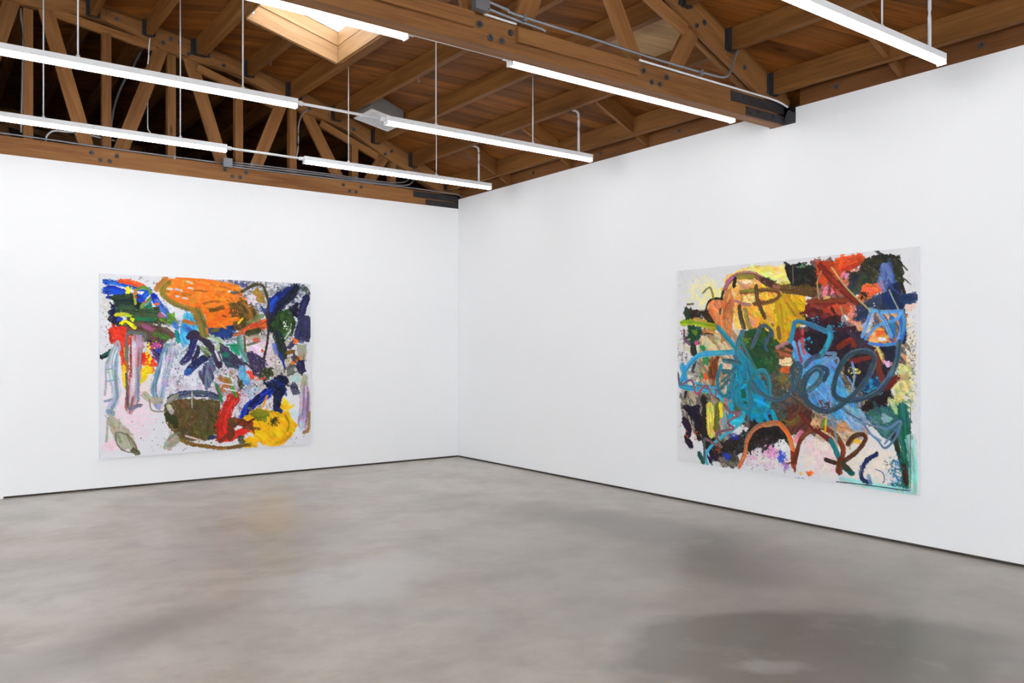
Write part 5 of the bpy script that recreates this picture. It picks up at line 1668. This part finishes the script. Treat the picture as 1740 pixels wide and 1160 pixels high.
B.S([(284,1836),(337,1918)], 59.7, (30,90,70), 1, 0.2)
B.W(619, 1829, 56, 40, (44,66,180), 1, 0.65, 17)
B.W(710, 1640, 48, 39, (44,50,190), 1, 0.6, 17)
B.W(505, 1790, 58, 57, (150,84,40), 0.9, 0.5, 17)
B.W(1127, 1738, 82, 64, (236,172,210), 1, 0.75)
B.W(1037, 1661, 64, 43, (70,50,50), 0.9, 0.5, 16)
B.W(1239, 1775, 43, 64, (72,98,206), 1, 0.75, 16)
B.W(1289, 1838, 42, 53, (160,120,190), 0.9, 0.6, 16)
B.S([(1385,1608),(1445,1535)], 66.3, (230,150,160), 0.9, 0.25)
B.W(1252, 1673, 62, 53, (240,238,238), 1, 0.8)
B.F([(717,838),(840,865),(972,1056),(1070,1107),(1133,1373),(1012,1489),(826,1414),(703,1310),(619,1246),(662,1064)], (10,150,190), 0.97, 1, 1.4, 0.4, (20,135,165), 0.22)
B.S([(703,827),(491,839),(299,858),(162,947),(77,1068),(45,1171),(239,1193),(418,1209),(563,1260),(682,1356)], 52.9, (66,164,198), 1, 0.06, 0.45, (90,175,205), hard=1)
B.S([(69,972),(116,1138)], 70.0, (66,160,200), 0.95, 0.25, hard=1)
B.S([(224,1135),(411,1163),(534,1182)], 22.7, (80,170,205), 0.9, 0.15, hard=1)
B.S([(689,1333),(682,1401),(662,1476)], 60.6, (22,152,192), 1, 0.05, hard=1)
B.S([(826,1359),(820,1448),(731,1543),(619,1614),(462,1725),(374,1838),(389,1941)], 30.5, (66,178,204), 1, 0.06, hard=1)
B.F([(662,1470),(813,1393),(813,1476),(696,1546)], (50,180,210), 0.95, 0.8)
B.S([(591,1407),(598,1565)], 16.7, (80,180,205), 0.9, 0.2, hard=1)
B.S([(1057,1378),(1089,1440),(1133,1486)], 37.0, (22,152,188), 1, 0.03, hard=1)
B.S([(1140,1362),(1165,1425),(1196,1476)], 41.9, (22,152,188), 1, 0.03, hard=1)
B.D(1063, 1458, 78, 76, 26, [(30,155,190)], 5.5)
B.D(786, 1628, 82, 100, 24, [(50,175,205)], 3.8)
B.S([(520,587),(662,720),(786,838),(907,958),(1005,1055)], 51.8, (36,144,168), 1, 0.03, 0.4, (70,128,132), hard=1)
B.S([(813,627),(751,782),(758,939)], 49.3, (62,124,138), 0.97, 0.06, hard=1)
B.S([(772,682),(900,893),(985,1023)], 32.3, (66,126,128), 0.95, 0.1, hard=1)
B.S([(584,907),(689,917),(792,933)], 44.1, (70,112,116), 1, 0.05, hard=1)
B.S([(591,1021),(696,1007),(772,927)], 38.5, (66,110,118), 1, 0.05, hard=1)
B.S([(563,1112),(675,1019),(549,999)], 27.6, (64,110,118), 0.95, 0.05, hard=1)
B.S([(563,953),(513,1097),(549,1227),(634,1251),(682,1148),(717,1034)], 38.8, (66,116,126), 1, 0.04, 0.4, (40,140,165), hard=1)
B.S([(556,1181),(648,1093)], 33.2, (66,112,120), 1, 0.05, hard=1)
B.S([(813,1104),(738,1174),(731,1286),(813,1360),(907,1349),(920,1233),(880,1124),(813,1104)], 32.3, (60,122,136), 1, 0.04, 0.4, (30,140,165), hard=1)
B.S([(758,950),(786,1116)], 43.6, (40,140,165), 1, 0.1, hard=1)
B.S([(853,948),(893,1113)], 48.5, (50,130,150), 1, 0.1, hard=1)
B.S([(880,1124),(907,1332)], 37.7, (60,120,132), 0.97, 0.05, hard=1)
B.F([(786,1194),(840,1170),(853,1258),(799,1271)], (20,90,66), 0.95, 1)
B.F([(813,1293),(880,1290),(867,1334),(813,1326)], (24,100,66), 0.95, 1)
B.S([(966,1012),(913,1085),(920,1167),(999,1229),(1076,1269)], 43.0, (62,112,124), 1, 0.04, 0.4, (40,130,150), hard=1)
B.S([(959,1012),(1050,999),(1101,1079),(1114,1202),(1095,1322),(1037,1368),(959,1362)], 47.4, (46,132,148), 1, 0.05, 0.4, (70,128,130), hard=1)
B.F([(946,1210),(1050,1237),(1063,1323),(972,1328)], (24,160,198), 1, 0.8)
B.S([(999,620),(946,728),(913,783)], 42.9, (84,98,108), 1, 0.04, hard=1)
B.S([(999,598),(1063,583),(1133,633),(1146,687)], 31.5, (74,92,106), 1, 0.04, hard=1)
B.S([(1076,702),(1063,772),(1095,815)], 23.8, (60,96,130), 1, 0.05, hard=1)
B.S([(1127,622),(1101,702),(1076,751)], 26.4, (80,92,104), 1, 0.05, hard=1)
B.S([(6,1046),(45,1159),(185,1112),(254,1245),(367,1159),(469,1265),(505,1206)], 24.2, (168,100,112), 1, 0.03, 0.3, (120,104,120), hard=1)
B.S([(605,1275),(648,1386)], 24.9, (196,108,122), 1, 0.05, hard=1)
B.S([(626,1348),(669,1402),(786,1406),(641,1500),(703,1557),(513,1612),(534,1707),(556,1745),(367,1682)], 24.8, (170,104,112), 1, 0.04, 0.35, (128,96,110), hard=1)
B.S([(352,1683),(352,1898)], 25.7, (88,96,112), 1, 0.05, hard=1)
B.S([(772,1914),(840,1779),(867,1643),(966,1525),(1095,1483),(1221,1474),(1313,1567),(1355,1694),(1361,1830)], 44.9, (204,120,74), 1, 0.03, 0.4, (128,112,96), hard=1)
B.S([(1221,1474),(1313,1567),(1355,1694),(1367,1803)], 41.0, (214,120,62), 1, 0.05, hard=1)
B.F([(1325,1708),(1409,1689),(1379,1890),(1343,1842)], (140,62,34), 1, 0.6)
B.S([(1379,1775),(1433,1604),(1521,1519),(1635,1474),(1730,1502),(1802,1560),(1845,1651),(1818,1768),(1813,1843)], 41.8, (138,66,36), 1, 0.05, 0.4, (112,56,32), hard=1)
B.S([(1433,1365),(1550,1475),(1663,1542),(1730,1577)], 47.1, (108,40,34), 1, 0.05, hard=1)
B.S([(1730,1577),(1769,1643),(1807,1729)], 44.1, (24,124,134), 1, 0.08, hard=1)
B.S([(1850,1789),(1925,1834)], 48.1, (16,92,94), 1, 0.1, hard=1)
B.S([(1680,1748),(1802,1760),(1914,1693),(1998,1611),(2045,1534),(2014,1503),(1941,1524),(1882,1598)], 35.5, (88,54,32), 1, 0.12, 0.4, (66,44,30), hard=1)
B.S([(1818,1728),(1796,1830)], 48.8, (110,58,30), 1, 0.1, hard=1)
B.S([(1840,1765),(1893,1803)], 43.4, (70,60,40), 1, 0.1, hard=1)
B.W(1967, 1565, 42, 24, (240,190,40), 1, 0.7, 13)
B.F([(1486,1877),(1527,1847),(1561,1873),(1515,1915)], (238,112,44), 1, 1)
B.W(1439, 1893, 24, 16, (240,200,120), 0.9, 0.8)
B.S([(1641,1473),(1675,1400)], 29.7, (110,140,70), 0.95, 0.2, hard=1)
B.S([(1686,1399),(1675,1516)], 19.8, (225,180,60), 0.9, 0.25, hard=1)
B.W(1829, 1454, 76, 50, (225,150,90), 0.9, 0.6, 16)
B.D(1774, 1508, 121, 70, 26, [(240,180,50),(60,150,200)], 4.2)
B.S([(1736,1361),(1763,1474),(1785,1572)], 19.6, (120,150,165), 0.95, 0.1, hard=1)
B.W(1578, 1437, 51, 41, (236,190,140), 0.9, 0.7)
B.S([(2279,1471),(2313,1581),(2356,1716),(2385,1861)], 47.7, (44,58,34), 1, 0.1)
B.S([(2356,1251),(2375,1482),(2385,1713),(2385,1871)], 95.0, (24,100,78), 0.95, 0.15, 0.45, (40,120,110))
B.S([(2418,1501),(2446,1706),(2455,1898)], 88.4, (136,208,190), 0.75, 0.15, 0.4, (200,226,216))
B.S([(2366,1715),(2385,1861)], 41.6, (60,36,24), 1, 0.1)
B.W(2294, 1770, 68, 122, (54,112,166), 0.9, 0.5, 14, (40,120,140))
B.W(2313, 1885, 76, 42, (30,110,120), 0.95, 0.6, 14)
B.S([(1829,1895),(2141,1913),(2432,1920)], 48.9, (140,210,200), 0.6, 0.15)
B.S([(1780,1922),(2040,1914),(2413,1911)], 8.0, (40,44,44), 0.9)
B.S([(2418,1247),(2418,1903)], 6.5, (70,84,84), 0.8)
B.S([(2146,1645),(2070,1701),(2029,1753),(2004,1829),(2024,1880),(2086,1891)], 37.3, (26,38,86), 1, 0.08)
B.S([(2131,1775),(2191,1797),(2206,1852),(2191,1877)], 9.1, (60,80,130), 0.8, 0.2)
B.S([(2086,1891),(2070,1835)], 37.0, (110,150,195), 0.8, 0.3)
B.D(2231, 1716, 49, 24, 16, [(50,110,120),(200,130,90),(60,50,50)], 4.8)
B.W(1998, 1781, 26, 68, (120,140,180), 0.7, 0.45, 13)
B.S([(1998,1378),(2081,1483),(2151,1539),(2211,1595),(2294,1512),(2342,1391),(2318,1374),(2206,1444),(2081,1353)], 18.4, (98,128,160), 1, 0.05, hard=1)
B.S([(2328,1402),(2206,1563)], 16.3, (98,128,158), 1, 0.05, hard=1)
B.S([(1946,1391),(2091,1419),(2231,1437),(2337,1368)], 16.2, (108,136,164), 1, 0.05, hard=1)
B.S([(2065,1484),(2176,1537),(2091,1496)], 14.0, (120,150,180), 0.95, 0.1, hard=1)
B.S([(1872,1327),(1998,1387)], 14.3, (86,104,128), 0.95, 0.1, hard=1)
B.F([(2060,650),(2166,623),(2250,710),(2201,742),(2081,737)], (242,192,124), 1, 1, 0.3, 0.3, (246,150,70))
B.W(2171, 671, 35, 29, (240,110,50), 1, 0.7, 13)
B.W(2191, 718, 40, 19, (236,238,240), 1, 0.8, 13)
B.F([(2081,486),(2121,483),(2111,569),(2050,678),(2019,678)], (196,206,222), 0.9, 0.8)
B.S([(2342,505),(2356,627),(2328,748)], 50.2, (52,124,194), 1, 0.06, 0.5, (100,160,212), hard=1)
B.S([(2270,550),(2279,691)], 46.0, (50,120,190), 0.95, 0.15, hard=1)
B.S([(2076,472),(2191,500),(2342,496)], 30.3, (108,164,214), 1, 0.05, hard=1)
B.S([(2091,482),(2060,582),(2014,697)], 28.4, (112,160,212), 1, 0.05, hard=1)
B.S([(2342,510),(2294,569),(2151,608),(2040,717)], 25.7, (104,158,212), 1, 0.05, hard=1)
B.S([(2161,504),(2216,596),(2260,700)], 30.2, (108,164,214), 1, 0.05, hard=1)
B.S([(2076,751),(2191,766),(2318,752)], 25.6, (86,144,206), 1, 0.06, hard=1)
B.D(2101, 434, 30, 24, 8, [(230,234,240)], 4.1)
B.S([(1736,102),(1882,292),(2081,481)], 12.6, (190,170,116), 1, 0.03, hard=1)
B.S([(2245,323),(2279,400),(2323,486)], 10.1, (156,184,154), 1, 0.03, hard=1)
B.S([(1641,125),(1601,224),(1618,367)], 13.0, (180,160,110), 1, 0.05, hard=1)
B.S([(1663,364),(1719,357),(1675,345)], 12.8, (214,200,130), 1, 0.1, hard=1)
B.S([(1818,437),(1850,537),(1893,602)], 14.5, (170,140,110), 0.9, 0.1, hard=1)
B.S([(1840,438),(1872,513)], 9.7, (150,110,80), 0.9, 0.1, hard=1)
B.D(1840, 586, 48, 59, 34, [(50,165,205)], 5.1)
B.D(1578, 554, 46, 41, 14, [(50,160,200)], 6.1)
B.D(1730, 634, 55, 40, 20, [(50,165,205)], 4.3)
B.S([(1331,731),(1361,627),(1385,559),(1480,567),(1607,616),(1725,664)], 43.0, (58,112,146), 1, 0.04, 0.4, (50,140,175), hard=1)
B.S([(1714,613),(1725,694),(1680,794),(1618,865)], 54.4, (42,160,198), 1, 0.06, 0.4, (60,130,140), hard=1)
B.D(1503, 758, 47, 62, 14, [(60,165,205)], 7.0)
B.S([(1618,855),(1538,886),(1480,949)], 40.2, (66,84,108), 0.95, 0.08, hard=1)
B.S([(1691,834),(1774,839),(1708,895),(1641,946)], 24.6, (120,150,190), 0.95, 0.1, hard=1)
B.S([(913,1101),(985,1181),(1127,1255),(1252,1244),(1343,1171),(1409,1065),(1439,970),(1409,929),(1361,946),(1343,1045),(1385,1138),(1456,1218)], 40.7, (58,84,100), 1, 0.02, 0.45, (74,110,122), hard=1)
B.S([(1663,1067),(1697,996),(1663,961),(1584,962),(1492,1031),(1451,1120)], 40.0, (52,70,88), 1, 0.02, 0.45, hard=1)
B.S([(1509,1164),(1596,1100),(1641,1027),(1624,977),(1567,978),(1503,1041),(1468,1145),(1492,1248),(1578,1310),(1691,1333),(1807,1282),(1914,1197),(2019,1095),(2091,977),(2121,861),(2065,818),(1967,819),(1882,863),(1807,958),(1758,1109),(1769,1194),(1861,1229),(2009,1207),(2141,1139),(2245,1021),(2308,888),(2328,739)], 44.8, (56,82,98), 1, 0.02, 0.6, (80,106,122), hard=1)
B.D(1063, 837, 907, 649, 420, [(30,26,26),(60,40,34),(235,230,215),(40,120,140),(200,110,60)], 2.0)
B.D(1936, 442, 476, 392, 200, [(30,26,26),(240,235,225),(200,80,60),(40,60,110)], 2.0)
B.D(1252, 1577, 1061, 318, 300, [(40,32,28),(90,60,50),(120,140,180),(220,150,170)], 2.0)
B.W(765, 392, 274, 201, (60,42,34), 0.85, 0.27, 15)
B.W(1252, 254, 308, 116, (70,50,30), 0.85, 0.3, 12)
B.W(484, 1069, 362, 287, (45,40,40), 0.85, 0.3, 15)
B.W(1663, 1290, 450, 202, (50,36,34), 0.8, 0.28, 13)
B.W(2091, 544, 254, 240, (30,30,40), 0.8, 0.24, 13)
B.W(799, 1727, 477, 133, (30,26,26), 0.85, 0.32, 15)
B.W(1313, 1099, 365, 263, (235,225,190), 0.8, 0.2, 14)
B.S([(1385,1937),(1397,1945),(1415,1933),(1433,1946),(1451,1933),(1474,1941)], 6.1, (90,90,190), 0.8, hard=1)
hang_painting(B, (-.040, -4.220, 2.350), (0, -1, 0), (-1, 0, 0), 2476, 1940,
              'abstract painting with turquoise loops and slate scrolls over dark and orange areas', (.76, .76, .77))
